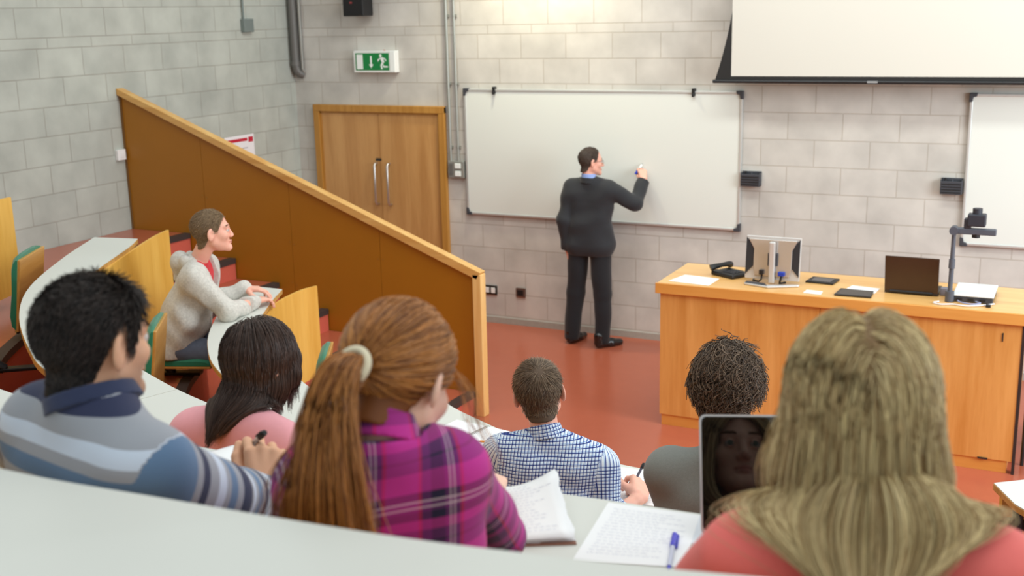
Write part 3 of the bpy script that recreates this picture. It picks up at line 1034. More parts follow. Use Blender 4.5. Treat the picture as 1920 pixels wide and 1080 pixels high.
def nets(S, h, lo=None, hi=None, relax=1):
    """surface nets over a sparse fine grid; returns vertices and quads"""
    l0, h0 = S.bounds()
    lo = l0 - .03 if lo is None else np.maximum(lo, l0 - .03)
    hi = h0 + .03 if hi is None else np.minimum(hi, h0 + .03)
    c = 5
    n = np.maximum(2, np.ceil((hi - lo) / (h * c)).astype(int) + 1)
    ax = [lo[i] + h * c * (np.arange(n[i]) + .5) - h * .5 for i in range(3)]
    G = np.stack(np.meshgrid(*ax, indexing='ij'), -1).reshape(-1, 3)
    fc = S(G).reshape(n)
    act = np.abs(fc) < h * c * 1.25 + .006
    N = n * c
    f = np.repeat(np.repeat(np.repeat(np.where(fc < 0, -1., 1.).astype(np.float32), c, 0), c, 1), c, 2)
    ca = np.argwhere(act)
    off = np.stack(np.meshgrid(*[np.arange(c)] * 3, indexing='ij'), -1).reshape(-1, 3)
    I = (ca[:, None] * c + off[None]).reshape(-1, 3)
    val = np.concatenate([S(lo + h * b) for b in np.array_split(I, max(1, len(I) // 400000))])
    f[I[:, 0], I[:, 1], I[:, 2]] = val
    s = f < 0
    s[0] = s[-1] = False
    s[:, 0] = s[:, -1] = False
    s[:, :, 0] = s[:, :, -1] = False
    cs = np.zeros(np.array(s.shape) - 1, np.int8)
    for i in (0, 1):
        for j in (0, 1):
            for k in (0, 1):
                cs += s[i:s.shape[0] - 1 + i, j:s.shape[1] - 1 + j, k:s.shape[2] - 1 + k]
    cells = np.argwhere((cs > 0) & (cs < 8))
    idx = np.full(cs.shape, -1, np.int64)
    idx[tuple(cells.T)] = np.arange(len(cells))
    pos = np.zeros((len(cells), 3))
    cnt = np.zeros(len(cells))
    cor = [(i, j, k) for i in (0, 1) for j in (0, 1) for k in (0, 1)]
    for a in cor:
        for d in range(3):
            if a[d]:
                continue
            b = list(a)
            b[d] = 1
            fa = f[tuple((cells + a).T)].astype(float)
            fb = f[tuple((cells + b).T)].astype(float)
            m = (fa < 0) != (fb < 0)
            t = np.clip(fa[m] / (fa[m] - fb[m]), 0, 1)
            q = np.array(a, float)[None].repeat(m.sum(), 0)
            q[:, d] = t
            pos[m] += q
            cnt[m] += 1
    V = lo + h * (cells + pos / cnt[:, None])
    F = []
    for d in range(3):
        u, w = (d + 1) % 3, (d + 2) % 3
        sl0 = [slice(1, -1)] * 3
        sl1 = [slice(1, -1)] * 3
        sl0[d], sl1[d] = slice(0, -1), slice(1, None)
        e = np.argwhere(s[tuple(sl0)] != s[tuple(sl1)])
        base = e.copy()
        base[:, u] += 1
        base[:, w] += 1
        flip = s[tuple(base.T)]
        q = []
        for du, dw in ((0, 0), (1, 0), (1, 1), (0, 1)):
            cc = base.copy()
            cc[:, u] -= du
            cc[:, w] -= dw
            q.append(idx[tuple(cc.T)])
        q = np.stack(q, 1)
        q[~flip] = q[~flip][:, ::-1]
        F.append(q)
    F = np.concatenate(F)
    F = F[(F >= 0).all(1)]
    F = F[:, ::-1]
    for _ in range(relax):                      # settle the vertices on the surface
        g = S.grad(V, h * .5)
        V = V - g * np.clip(S(V), -h * .5, h * .5)[:, None]
    return V, F


def raw_mesh(name, V, F):
    me = bpy.data.meshes.new(name)
    V = np.asarray(V, np.float32)
    F = np.asarray(F, np.int32)
    k = F.shape[1]
    me.vertices.add(len(V))
    me.vertices.foreach_set('co', V.ravel())
    me.loops.add(F.size)
    me.loops.foreach_set('vertex_index', F.ravel())
    me.polygons.add(len(F))
    me.polygons.foreach_set('loop_start', np.arange(0, F.size, k, dtype=np.int32))
    me.update(calc_edges=True)
    me.validate()
    me.polygons.foreach_set('use_smooth', [True] * len(me.polygons))
    return me


def organic(name, S, h, m, parent, pat=None, attr='pat', **kw):
    V, F = nets(S, h, **kw)
    me = raw_mesh(name, V, F)
    if pat is not None and len(me.vertices) == len(V):
        a = me.attributes.new(attr, 'FLOAT_VECTOR', 'POINT')
        a.data.foreach_set('vector', np.asarray(pat(V), np.float32).ravel())
    return link(name, me, m, parent)


def folds(seed, amp, f0=18, f1=55, n=7):
    r = np.random.default_rng(seed)
    K = r.normal(size=(n, 3))
    K /= np.linalg.norm(K, axis=1)[:, None]
    K *= r.uniform(f0, f1, n)[:, None]
    ph = r.uniform(0, 6.3, n)

    def fn(P, d):
        w = np.zeros(len(P))
        for k, p in zip(K, ph):
            w += np.sin(P @ k + p)
        return d + amp * w / n * 2.2
    return fn


# ------------------------------------------------------------------ heads, hands, hair
def head_local(q, nose=1., jaw=1., ears=True):
    x = np.abs(q[:, 0])
    m = np.stack([x, q[:, 1], q[:, 2]], 1)
    d = d_ell(q, (0, -.012, .03), (.076, .097, .088))
    d = smin(d, d_ell(q, (0, .028, -.042), (.061 * jaw, .06, .07)), .03)
    d = smin(d, d_cone(m, (.048 * jaw, .0, -.055), (.012, .072, -.1), .021, .017), .028)
    d = smin(d, d_cone(q, (-.008, .08, -.1), (.008, .08, -.1), .0165, .0165), .016)
    d = smin(d, d_ell(m, (.046, .056, -.024), (.021, .024, .022)), .022)
    d = smin(d, d_cone(m, (.0, .083, .021), (.042, .072, .022), .0125, .0105), .016)
    d = smax(d, -d_ell(m, (.032, .101, .0), (.02, .018, .014)), .012)
    eye = np.linalg.norm(m - V3(.032, .078, .0), axis=1) - .0142
    lid = np.maximum(eye, -np.maximum(m[:, 2] - .0045, -.0055 - m[:, 2]))
    d = smin(d, lid, .003)
    d = smin(d, d_cone(q, (0, .086, .01), (0, .086 + .024 * nose, -.034), .0075, .0112), .013)
    d = smin(d, d_ell(m, (.012, .097, -.037), (.0085, .011, .0085)), .007)
    d = smin(d, d_ell(q, (0, .088, -.0635), (.023, .0125, .0055)), .005)
    d = smin(d, d_ell(q, (0, .086, -.0745), (.019, .0125, .0068)), .005)
    if ears:
        e = m - V3(.081, -.010, -.006)
        c, s = math.cos(.55), math.sin(.55)
        e = np.stack([e[:, 0] * c + e[:, 1] * s, -e[:, 0] * s + e[:, 1] * c, e[:, 2] - .22 * e[:, 1]], 1)
        ear = d_ell(e, (0, 0, 0), (.0078, .023, .0345))
        ear = smax(ear, -d_ell(e, (.0085, .004, .003), (.007, .011, .018)), .005)
        d = smin(d, ear, .006)
    return d


def head_neck(q):
    """skull with the nape of the neck, where short hair grows"""
    return smin(head_local(q, ears=False), d_cone(q, (0, -.03, -.055), (0, -.05, -.15), .05, .052), .022)


class Head:
    def __init__(s, c, fwd, up=(0, 0, 1), scale=1., **kw):
        f = unit(fwd)
        r = unit(np.cross(f, up))
        u = np.cross(r, f)
        s.c, s.R, s.s, s.kw = np.asarray(c, float), np.stack([r, f, u], 1), scale, kw

    def to(s, P):
        return (P - s.c) @ s.R / s.s

    def out(s, q):
        return np.asarray(q, float) @ s.R.T * s.s + s.c

    def add(s, S, k=.02):
        m = .14 * s.s
        S.add(lambda P: head_local(s.to(P), **s.kw) * s.s, s.c - m, s.c + m, k)

    def shape(s):
        S = Shape()
        s.add(S)
        return S


def hand(S, W, D, N, T, sc=1., curls=(35, 40, 42, 45), thumb=(.55, .75, .35), spread=1., k=.005, k0=.012):
    """palm, five jointed fingers and a thumb: W wrist, D towards fingers, N out of the palm, T thumb side"""
    D = unit(D)
    N = unit(N - D * np.dot(N, D))
    T = unit(T - D * np.dot(T, D) - N * np.dot(T, N))
    base = [(.086, .031), (.090, .010), (.086, -.011), (.078, -.029)]
    seg = [(.040, .025, .020), (.045, .028, .021), (.042, .026, .020), (.032, .020, .018)]
    tips = []
    for (bd, bt) in base:
        S.cone(W + (D * .012 + T * bt * .55) * sc, W + (D * bd + T * bt) * sc, .0165 * sc, .0115 * sc, k0)
    for i, ((bd, bt), sg) in enumerate(zip(base, seg)):
        p = W + (D * bd + T * bt) * sc
        d = unit(D + T * (.10, .02, -.06, -.14)[i] * spread)
        n = unit(N - d * (N @ d))
        ang = math.radians(curls[i])
        r = (.0092, .0094, .0088, .0078)[i] * sc
        for j, L in enumerate(sg):
            a = ang * (.8, 1.1, .7)[j]
            d, n = d * math.cos(a) + n * math.sin(a), n * math.cos(a) - d * math.sin(a)
            q = p + d * L * sc
            S.cone(p, q, r, r * .93, k)
            p, r = q, r * .93
        tips.append(p)
    a, b, c = thumb
    p = W + (D * .022 + T * .022 + N * .006) * sc
    d1 = unit(D * a + T * b + N * c)
    d2 = unit(d1 + D * .45 + N * .10 - T * .35)
    d3 = unit(d2 + D * .25 - T * .3)
    q = p + d1 * .045 * sc
    S.cone(p, q, .0165 * sc, .0125 * sc, k0)
    q2 = q + d2 * .033 * sc
    S.cone(q, q2, .0115 * sc, .0105 * sc, k)
    q3 = q2 + d3 * .026 * sc
    S.cone(q2, q3, .0105 * sc, .0085 * sc, k)
    tips.append(q3)
    return tips


def ik(a, c, l1, l2, pole):
    a, c = np.asarray(a, float), np.asarray(c, float)
    v = c - a
    L = np.linalg.norm(v)
    if L > .995 * (l1 + l2):
        f = L / (.995 * (l1 + l2))
        l1, l2 = l1 * f, l2 * f
    u = v / L
    x = (l1 * l1 - l2 * l2 + L * L) / (2 * L)
    h = math.sqrt(max(0, l1 * l1 - x * x))
    p = np.asarray(pole, float)
    p = unit(p - u * (p @ u))
    return a + u * x + p * h


HL_Y = [-.12, -.075, -.05, -.025, -.004, .012, .03, .05, .07, .09]
HL_Z = [-.098, -.094, -.080, -.035, .02, -.004, .0, .04, .068, .078]


def scalp(H, n, seed, hl=(HL_Y, HL_Z), ymax=.085):
    r = np.random.default_rng(seed)
    d = r.normal(size=(n * 3, 3))
    d /= np.linalg.norm(d, axis=1)[:, None]
    q = V3(0, -.012, .025) + d * V3(.085, .107, .1)
    for _ in range(5):
        e = .0015
        v = head_neck(q)
        g = np.stack([head_neck(q + V3(*(e if i == j else 0 for j in range(3)))) - v for i in range(3)], 1)
        g /= np.maximum(np.linalg.norm(g, axis=1), 1e-9)[:, None]
        q = q - g * v[:, None]
    lim = np.interp(q[:, 1], *hl)
    ok = (q[:, 2] > np.maximum(lim, -.098)) & (q[:, 2] > lim + r.normal(size=len(q)) * .003) & (q[:, 1] < ymax)
    q, g = q[ok][:n], g[ok][:n]
    return q, g, r


def tubes(paths, rad, sides=3):
    """paths (n, m, 3) with radii (n, m) -> one mesh of fine strands"""
    n, m, _ = paths.shape
    t = np.gradient(paths, axis=1)
    t /= np.maximum(np.linalg.norm(t, axis=2), 1e-9)[..., None]
    ref = np.where(np.abs(t[..., 2:3]) < .9, V3(0, 0, 1), V3(1, 0, 0))
    a = np.cross(t, ref)
    a /= np.maximum(np.linalg.norm(a, axis=2), 1e-9)[..., None]
    b = np.cross(t, a)
    ring = [paths + (a * math.cos(2 * PI * k / sides) + b * math.sin(2 * PI * k / sides)) * rad[..., None] for k in range(sides)]
    V = np.stack(ring, 2).reshape(-1, 3)
    i = np.arange(n)[:, None, None] * m * sides
    j = np.arange(m - 1)[None, :, None] * sides
    k = np.arange(sides)[None, None, :]
    k2 = (k + 1) % sides
    F = np.stack([i + j + k, i + j + k2, i + j + sides + k2, i + j + sides + k], -1).reshape(-1, 4)
    return V, F


def hair_mat(name, dark, light, rough=.38, spec=.35):
    m, nt, b = _new(name)
    L = nt.links.new
    g = nt.nodes.new('ShaderNodeNewGeometry')
    cr = nt.nodes.new('ShaderNodeValToRGB')
    cr.color_ramp.elements[0].color = (*lin(dark), 1)
    cr.color_ramp.elements[1].color = (*lin(light), 1)
    L(g.outputs['Random Per Island'], cr.inputs[0])
    L(cr.outputs[0], b.inputs['Base Color'])
    b.inputs['Roughness'].default_value = rough
    b.inputs['Specular IOR Level'].default_value = spec
    return m


def taper(n, m, r, r0=1., r1=.35, seed=0):
    g = np.random.default_rng(seed)
    return np.linspace(r0, r1, m)[None] ** .7 * r * g.uniform(.75, 1.25, n)[:, None]


def put_hair(name, V, F, m, parent):
    me = raw_mesh(name, V, F)
    return link(name, me, m, parent)


def hair_cap(H, m, parent, th=.004, hl=(HL_Y, HL_Z), name='hair_base', h=.005, back=None):
    """a close skull cap under the strands"""
    S = Shape()

    def fn(P):
        q = H.to(P)
        d = head_neck(q) - th
        lim = np.interp(q[:, 1], *hl)
        return np.maximum(d, (lim + .006 - q[:, 2]) * .8) * H.s
    S.add(fn, H.c - .15 * H.s, H.c + .15 * H.s, 0)
    return organic(name, S, h, m, parent)


def drape(P0, V0, L, m, coll, grav=.25, damp=.75, wob=.03, seed=0, eps=.004, goal=None, stick=None):
    """let strands fall over a shape: start points, start directions, lengths"""
    r = np.random.default_rng(seed)
    n = len(P0)
    st = (L / (m - 1))[:, None]
    p, v = P0.copy(), V0.copy()
    out = [p.copy()]
    lay = r.uniform(0, 1, n) ** 1.5 * .014 + eps
    jit = r.normal(size=(n, 3)) * wob
    for i in range(1, m):
        f = V3(0, 0, -1)[None] + jit + r.normal(size=(n, 3)) * wob * .5
        if goal is not None:
            f = f + goal(p, i / (m - 1))
        v = damp * v + grav * f
        v /= np.linalg.norm(v, axis=1)[:, None]
        p = p + v * st
        for _ in range(2):
            d = coll(p)
            bad = d < lay
            if bad.any():
                g = coll.grad(p[bad], .003)
                p[bad] += g * (lay[bad] - d[bad])[:, None]
        if stick is not None:
            d = coll(p)
            near = (d > lay) & (d < .05)
            if near.any():
                k = stick(p[near], i / (m - 1))
                p[near] -= coll.grad(p[near], .003) * ((d[near] - lay[near]) * k)[:, None]
        v = p - out[-1]
        v /= np.maximum(np.linalg.norm(v, axis=1), 1e-9)[:, None]
        out.append(p.copy())
    return np.stack(out, 1)

# ------------------------------------------------------------------ cloth and skin
def skin_mat(name, col, lip=(196, 120, 108), beard=None):
    m, nt, b = _new(name)
    L = nt.links.new
    at = nt.nodes.new('ShaderNodeAttribute')
    at.attribute_name = 'tint'
    sp = nt.nodes.new('ShaderNodeSeparateXYZ')
    L(at.outputs['Vector'], sp.inputs[0])
    n = nt.nodes.new('ShaderNodeTexNoise')
    n.inputs['Scale'].default_value = 45
    tc = nt.nodes.new('ShaderNodeTexCoord')
    L(tc.outputs['Object'], n.inputs['Vector'])
    c = lin(col)
    m0 = nt.nodes.new('ShaderNodeMix')
    m0.data_type = 'RGBA'
    m0.inputs[6].default_value = (c[0] * .95, c[1] * .9, c[2] * .88, 1)
    m0.inputs[7].default_value = (min(1, c[0] * 1.04), c[1] * 1.05, c[2] * 1.06, 1)
    L(n.outputs['Fac'], m0.inputs[0])
    m1 = nt.nodes.new('ShaderNodeMix')
    m1.data_type = 'RGBA'
    m1.inputs[7].default_value = (*lin(lip), 1)
    L(sp.outputs[0], m1.inputs[0])
    L(m0.outputs[2], m1.inputs[6])
    m2 = nt.nodes.new('ShaderNodeMix')
    m2.data_type = 'RGBA'
    m2.inputs[7].default_value = (*lin(beard or col), 1)
    L(sp.outputs[1], m2.inputs[0])
    L(m1.outputs[2], m2.inputs[6])
    L(m2.outputs[2], b.inputs['Base Color'])
    b.inputs['Roughness'].default_value = .52
    b.inputs['Specular IOR Level'].default_value = .35
    b.inputs['Subsurface Weight'].default_value = .12
    b.inputs['Subsurface Radius'].default_value = (.012, .004, .002)
    b.inputs['Subsurface Scale'].default_value = .6
    n2 = nt.nodes.new('ShaderNodeTexNoise')
    n2.inputs['Scale'].default_value = 240
    L(tc.outputs['Object'], n2.inputs['Vector'])
    bp = nt.nodes.new('ShaderNodeBump')
    bp.inputs['Strength'].default_value = .12
    bp.inputs['Distance'].default_value = .002
    L(n2.outputs['Fac'], bp.inputs['Height'])
    L(bp.outputs['Normal'], b.inputs['Normal'])
    return m


def tint_fn(H, beard=0.):
    def fn(V):
        q = H.to(V)
        x = np.abs(q[:, 0])
        lip = np.clip(1.35 - np.sqrt((q[:, 0] / .021) ** 2 + ((q[:, 2] + .069) / .0105) ** 2), 0, 1) * (q[:, 1] > .075)
        bd = np.clip((-.035 - q[:, 2]) / .03, 0, 1) * np.clip((q[:, 2] + .135) / .03, 0, 1) * (q[:, 1] > -.01) * beard
        bd = bd * (1 - np.clip(lip * 2, 0, 1))
        return np.stack([lip * .75, bd, x * 0], 1)
    return fn


def cloth(name, col, rough=.85, var=.08, scale=60, bump=.25, bscale=700, sheen=.2):
    return plain(name, col, rough, var=var, scale=scale, bump=bump, bscale=bscale, spec=.2, sheen=sheen)


def pattern(name, build, rough=.85):
    """cloth whose woven pattern follows the garment through the 'pat' coordinates (metres)"""
    m, nt, b = _new(name)
    N, L = nt.nodes.new, nt.links.new
    at = N('ShaderNodeAttribute')
    at.attribute_name = 'pat'
    sp = N('ShaderNodeSeparateXYZ')
    L(at.outputs['Vector'], sp.inputs[0])
    col = build(nt, sp.outputs[0], sp.outputs[1])
    L(col, b.inputs['Base Color'])
    b.inputs['Roughness'].default_value = rough
    b.inputs['Specular IOR Level'].default_value = .2
    b.inputs['Sheen Weight'].default_value = .15
    tc = N('ShaderNodeTexCoord')
    n = N('ShaderNodeTexNoise')
    n.inputs['Scale'].default_value = 600
    L(tc.outputs['Object'], n.inputs['Vector'])
    bp = N('ShaderNodeBump')
    bp.inputs['Strength'].default_value = .25
    bp.inputs['Distance'].default_value = .002
    L(n.outputs['Fac'], bp.inputs['Height'])
    L(bp.outputs['Normal'], b.inputs['Normal'])
    return m


def bands(nt, v, period, stops, interp='CONSTANT'):
    """repeat a colour ramp along v with a period in metres"""
    N, L = nt.nodes.new, nt.links.new
    a = N('ShaderNodeMath')
    a.operation = 'DIVIDE'
    a.inputs[1].default_value = period
    L(v, a.inputs[0])
    f = N('ShaderNodeMath')
    f.operation = 'FRACT'
    L(a.outputs[0], f.inputs[0])
    cr = N('ShaderNodeValToRGB')
    cr.color_ramp.interpolation = interp
    e = cr.color_ramp.elements
    while len(e) < len(stops):
        e.new(.5)
    for k, (p, c) in enumerate(stops):
        e[k].position = p
        e[k].color = (*lin(c), 1) if len(c) == 3 else c
    L(f.outputs[0], cr.inputs[0])
    return cr.outputs[0]


def mixc(nt, a, b, fac, mode='MIX'):
    x = nt.nodes.new('ShaderNodeMix')
    x.data_type = 'RGBA'
    x.blend_type = mode
    for v, i in ((a, 6), (b, 7)):
        if isinstance(v, tuple):
            x.inputs[i].default_value = (*lin(v), 1)
        else:
            nt.links.new(v, x.inputs[i])
    if isinstance(fac, float):
        x.inputs[0].default_value = fac
    else:
        nt.links.new(fac, x.inputs[0])
    return x.outputs[2]


# ------------------------------------------------------------------ people
def neck_cut(c, n):
    """end a garment cleanly round the neck"""
    def fn(P, d):
        q = P - c
        z = q @ n
        rr = np.linalg.norm(q - z[:, None] * n, axis=1)
        return np.where((rr < .066) & (np.abs(z) < .2), smax(d, z, .006), d)
    return fn


class Person:
    def __init__(s, label, base, face, skin, group=None):
        f = unit(V3(face[0], face[1], 0))
        s.b, s.f, s.r = V3(*base), f, V3(f[1], -f[0], 0)
        s.R = np.stack([s.r, s.f, V3(0, 0, 1)], 1)
        s.root = thing('person', label, 'person', tuple(base), math.atan2(-f[0], f[1]), group, local=True)
        s.skin = skin

    def L(s, *w):
        return (V3(*w) - s.b) @ s.R

    def D(s, *w):
        return V3(*w) @ s.R

    def W(s, l):
        return np.asarray(l) @ s.R.T + s.b

    def skeleton(s, head, hf, hup=(0, 0, 1), hs=1., shL=None, shR=None, wrL=None, wrR=None, poleL=(-.6, -.3, -.8), poleR=(.6, -.3, -.8),
                 pelvis=(0, 0, .6), sc=1., neck=None, ua=.29, fa=.255, elL=None, elR=None, hw=.185, **hk):
        s.sc = sc
        s.H = Head(head, hf, hup, hs, **hk)
        if shL is None:
            c = s.H.out((0, -.035, -.235))
            shL, shR = c + V3(-hw * sc, 0, 0), c + V3(hw * sc, 0, 0)
        s.shL, s.shR = np.asarray(shL, float), np.asarray(shR, float)
        s.c = (s.shL + s.shR) / 2
        s.nb = s.c + V3(0, -.005, .055) * sc if neck is None else np.asarray(neck, float)
        s.pel = np.asarray(pelvis, float)
        s.wrL, s.wrR = np.asarray(wrL, float), np.asarray(wrR, float)
        s.elL = ik(s.shL, s.wrL, ua * sc, fa * sc, poleL) if elL is None else np.asarray(elL, float)
        s.elR = ik(s.shR, s.wrR, ua * sc, fa * sc, poleR) if elR is None else np.asarray(elR, float)
        s.nt = s.H.out((0, -.03, -.055))
        return s

    def trunk(s, S, add=0., k=.05, depth=.78, waist=.118, chest=.105, belly=0., hip=.125):
        sc = s.sc
        ax = unit(s.shR - s.shL)
        fw = unit(np.cross(V3(0, 0, 1), ax))
        pe, c = s.pel, s.c
        ch = c * .78 + pe * .22 + fw * .012
        wa = c * .38 + pe * .62 + fw * (.0 + belly)
        fl = (fw, depth)
        for g in (-1, 1):
            S.cone(pe + ax * g * .07 * sc, wa + ax * g * .05 * sc, (hip) * sc + add, waist * sc + add, k, fl)
            S.cone(wa + ax * g * .05 * sc, ch + ax * g * .075 * sc, waist * sc + add, chest * sc + add, k, fl)
        S.cone(s.shL * .86 + s.shR * .14 - V3(0, 0, .02), s.shR * .86 + s.shL * .14 - V3(0, 0, .02), .062 * sc + add, None, k)
        return S

    def yoke(s, S, add=0., k=.045):
        sc = s.sc
        for sh in (s.shL, s.shR):
            S.cone(s.nb + (s.nt - s.nb) * .05, sh * .8 + s.nb * .2 + V3(0, 0, .012), .043 * sc + add, .035 * sc + add, k)
        return S

    def body(s, handL=None, handR=None, h=.0045, beard=0., neck_r=(.051, .055), arms=True, low=None):
        S = Shape()
        s.trunk(S, -.012)
        s.yoke(S, -.02)
        sc = s.sc
        S.cone(s.nt, s.nb, neck_r[0] * sc, neck_r[1] * sc * .95, .02)
        s.H.add(S, .022)
        s.tips = {}
        for sd, sh, el, wr, hd in (('L', s.shL, s.elL, s.wrL, handL), ('R', s.shR, s.elR, s.wrR, handR)):
            S.cone(sh, el, .043 * sc, .035 * sc, .03)
            S.cone(el, wr, .036 * sc, .024 * sc, .02)
            if hd is not None:
                u = unit(wr - el)
                S.cone(wr - u * .02, wr + unit(hd[0]) * .015, .024 * sc, .02 * sc, .015, None)
                s.tips[sd] = hand(S, wr, *[np.asarray(q, float) for q in hd[:3]], **hd[3])
        o = organic('body', S, h, s.skin, s.root, tint_fn(s.H, beard), 'tint')
        s.S = S
        return o

    def sleeve_info(s):
        return (('L', s.shL, s.elL, s.wrL), ('R', s.shR, s.elR, s.wrR))

    def top(s, name, m, add=.012, h=.006, seed=1, amp=.004, cutL=1., cutR=1., arm=(.056, .047, .034), pat=None, k=.035, hem=None, neck=.0,
            depth=.8, waist=.118, chest=.108, belly=0., hip=.125, fold=(18, 55), vneck=None, kk=.05):
        """shirt or jumper: trunk, yoke and sleeves ending in clean cuffs; cut 1 = wrist, <1 = share of the forearm"""
        S = Shape()
        sc = s.sc
        s.trunk(S, add, kk, depth, waist, chest, belly, hip)
        s.yoke(S, add)
        for (sd, sh, el, wr), cut in zip(s.sleeve_info(), (cutL, cutR)):
            S.cone(sh, el, arm[0] * sc + add - .01, arm[1] * sc + add - .01, k)
            e = el + (wr - el) * cut
            u = unit(wr - el)
            r2 = arm[1] + (arm[2] - arm[1]) * cut

            def fa(P, el=el, e=e, u=u, r2=r2):
                d = d_cone(P, el, e + u * .03, arm[1] * sc + add - .01, r2 * sc + add - .01)
                return smax(d, (P - e) @ u, .004)
            S.add(fa, np.minimum(el, e) - .09, np.maximum(el, e) + .09, .02)
        S.post.append(folds(seed, amp, *fold))
        if hem is not None:
            S.post.append(lambda P, d: smax(d, hem - P[:, 2], .006))
        ntop, nn = s.nb + (s.nt - s.nb) * (.30 + neck), unit(s.nt - s.nb)
        S.post.append(neck_cut(ntop, nn))
        s.top_S = S

        def pf(V):
            a = (V - s.c) @ unit(s.shR - s.shL)
            fw = unit(np.cross(V3(0, 0, 1), unit(s.shR - s.shL)))
            b = V[:, 2] - s.c[2] + .0
            P = np.stack([a, b, np.zeros(len(V))], 1)
            dt = d_cone(V, s.pel, s.c - V3(0, 0, .03), .15 * sc, .165 * sc, (fw, .72))
            for sd, sh, el, wr in s.sleeve_info():
                g = -1 if sd == 'L' else 1
                d1, d2 = d_cone(V, sh + (el - sh) * .1, el, .05, .045), d_cone(V, el, wr, .045, .035)
                on = np.minimum(d1, d2) < dt - .004
                l1, l2 = np.linalg.norm(el - sh), np.linalg.norm(wr - el)
                t1 = np.clip((V - sh) @ (el - sh) / l1 ** 2, 0, 1)
                t2 = np.clip((V - el) @ (wr - el) / l2 ** 2, 0, 1.1)
                along = np.where(d1 < d2, t1 * l1, l1 + t2 * l2)
                u = np.where((d1 < d2)[:, None], unit(el - sh)[None], unit(wr - el)[None])
                ctr = np.where((d1 < d2)[:, None], sh + t1[:, None] * (el - sh), el + t2[:, None] * (wr - el))
                rel = V - ctr
                e1 = np.cross(u, V3(0, 1, 0) * 1.0 + V3(0, 0, .01))
                e1 /= np.linalg.norm(e1, axis=1)[:, None]
                e2 = np.cross(u, e1)
                ang = np.arctan2((rel * e2).sum(1), (rel * e1).sum(1)) * .05
                P[on] = np.stack([ang, -along, np.ones(len(V))], 1)[on]
            return P
        return organic(name, S, h, m, s.root, pf)

    def collar(s, m, name='collar', r=.062, hgt=.045, tilt=.25, th=.005, open_=.5, drop=.0, h=.004, add=0.):
        """a folded shirt collar standing round the neck"""
        n = unit(s.nt - s.nb)
        fw = unit(s.H.R[:, 1] - n * (n @ s.H.R[:, 1]))
        n = unit(n + fw * -tilt * .0)
        rt = np.cross(fw, n)
        c = s.nb + n * (.012 + drop)
        S = Shape()

        def fn(P):
            q = P - c
            a, b, z = q @ rt, q @ fw, q @ n
            z2 = z + b * tilt
            rr = np.sqrt(a * a + (b * 1.0) ** 2)
            R = r * s.sc + (.022 - z2) * .22 + add
            d = np.maximum(np.abs(rr - R) - th, np.abs(z2 - hgt * .4) - hgt * .5)
            ang = np.abs(np.arctan2(a, b))
            return smax(d, (open_ - ang) * r, .004)
        S.add(fn, c - .15, c + .15, 0)
        return organic(name, S, h, m, s.root, lambda V: np.stack([np.arctan2((V - c) @ rt, (V - c) @ fw) * r, (V - c) @ n, np.zeros(len(V))], 1))

    def legs(s, m, name='trousers', seated=True, knee=.37, foot=.0, ang=.16, h=.009):
        S = Shape()
        for g in (-1, 1):
            hp = s.pel + V3(g * .09, .02, -.03)
            kn = hp + V3(g * ang * .3, knee, -.04)
            an = V3(kn[0], kn[1] + .03, .10)
            S.cone(hp, kn, .092, .068, .03)
            S.cone(kn, an, .066, .05, .02)
        S.cone(s.pel - V3(.07, 0, 0), s.pel + V3(.07, 0, 0), .128, None, .05)
        S.post.append(folds(5, .004))
        S.post.append(lambda P, d: smax(d, P[:, 2] - (s.pel[2] + .1), .01))
        return organic(name, S, h, m, s.root)

    def shoes(s, m, at, h=.006):
        for p, d in at:
            S = Shape()
            p, d = np.asarray(p, float), unit(np.asarray(d, float))
            S.cone(p + V3(0, 0, .045), p + d * .12 + V3(0, 0, .035), .042, .04, .02)
            S.cone(p + d * .12 + V3(0, 0, .032), p + d * .21 + V3(0, 0, .028), .042, .03, .02)
            S.cone(p + V3(0, 0, .05) - d * .01, p + V3(0, 0, .11) - d * .01, .042, .045, .02)
            S.post.append(lambda P, q: smax(q, -P[:, 2] + .004, .004))
            organic('shoe', S, h, m, s.root)

    def eyes(s, iris=(70, 60, 45)):
        for g in (-1, 1):
            c = s.H.out((g * .032, .078, 0))
            S = Shape().ell(c, V3(.0128, .0128, .0128) * s.H.s, 0)
            e = organic('eye', S, .0025, plain('eye_white', (206, 200, 194), .3, var=.02), s.root)
            mb = MB()
            f = s.H.R[:, 1]
            a, b = c + f * .0095 * s.H.s, c + f * .0131 * s.H.s
            mb.cyl(tuple(a), tuple(b), .0070 * s.H.s, 14)
            obj('iris', mb, plain('iris_%d' % iris[0], iris, .2), e, autos=40)

    def brows(s, m, thick=1., n=120, seed=3):
        r = np.random.default_rng(seed)
        for g in (-1, 1):
            t = r.uniform(0, 1, n)
            x = .014 + t * .036
            z = .0255 + .006 * np.sin(t * 2.4) - .003 * t + r.normal(size=n) * .0016 * thick
            y = .0935 - .9 * np.maximum(0, x - .012) ** 1.4 * 4 * .45
            q = np.stack([g * x, y, z], 1)
            for _ in range(4):
                e = .001
                v = head_local(q)
                gr = np.stack([head_local(q + V3(*(e if i == j else 0 for j in range(3)))) - v for i in range(3)], 1) / e
                q = q - gr * v[:, None]
            d = np.stack([g * np.ones(n), -.5 + 0 * t, .25 - .5 * t], 1)
            d = d / np.linalg.norm(d, axis=1)[:, None] + gr * .3
            pts = q[:, None] + d[:, None] * np.linspace(0, .008, 3)[None, :, None] + gr[:, None] * .001
            V, F = tubes(s.H.out(pts.reshape(-1, 3)).reshape(n, 3, 3), np.full((n, 3), .0006 * s.H.s))
            put_hair('eyebrow', V, F, m, s.root)

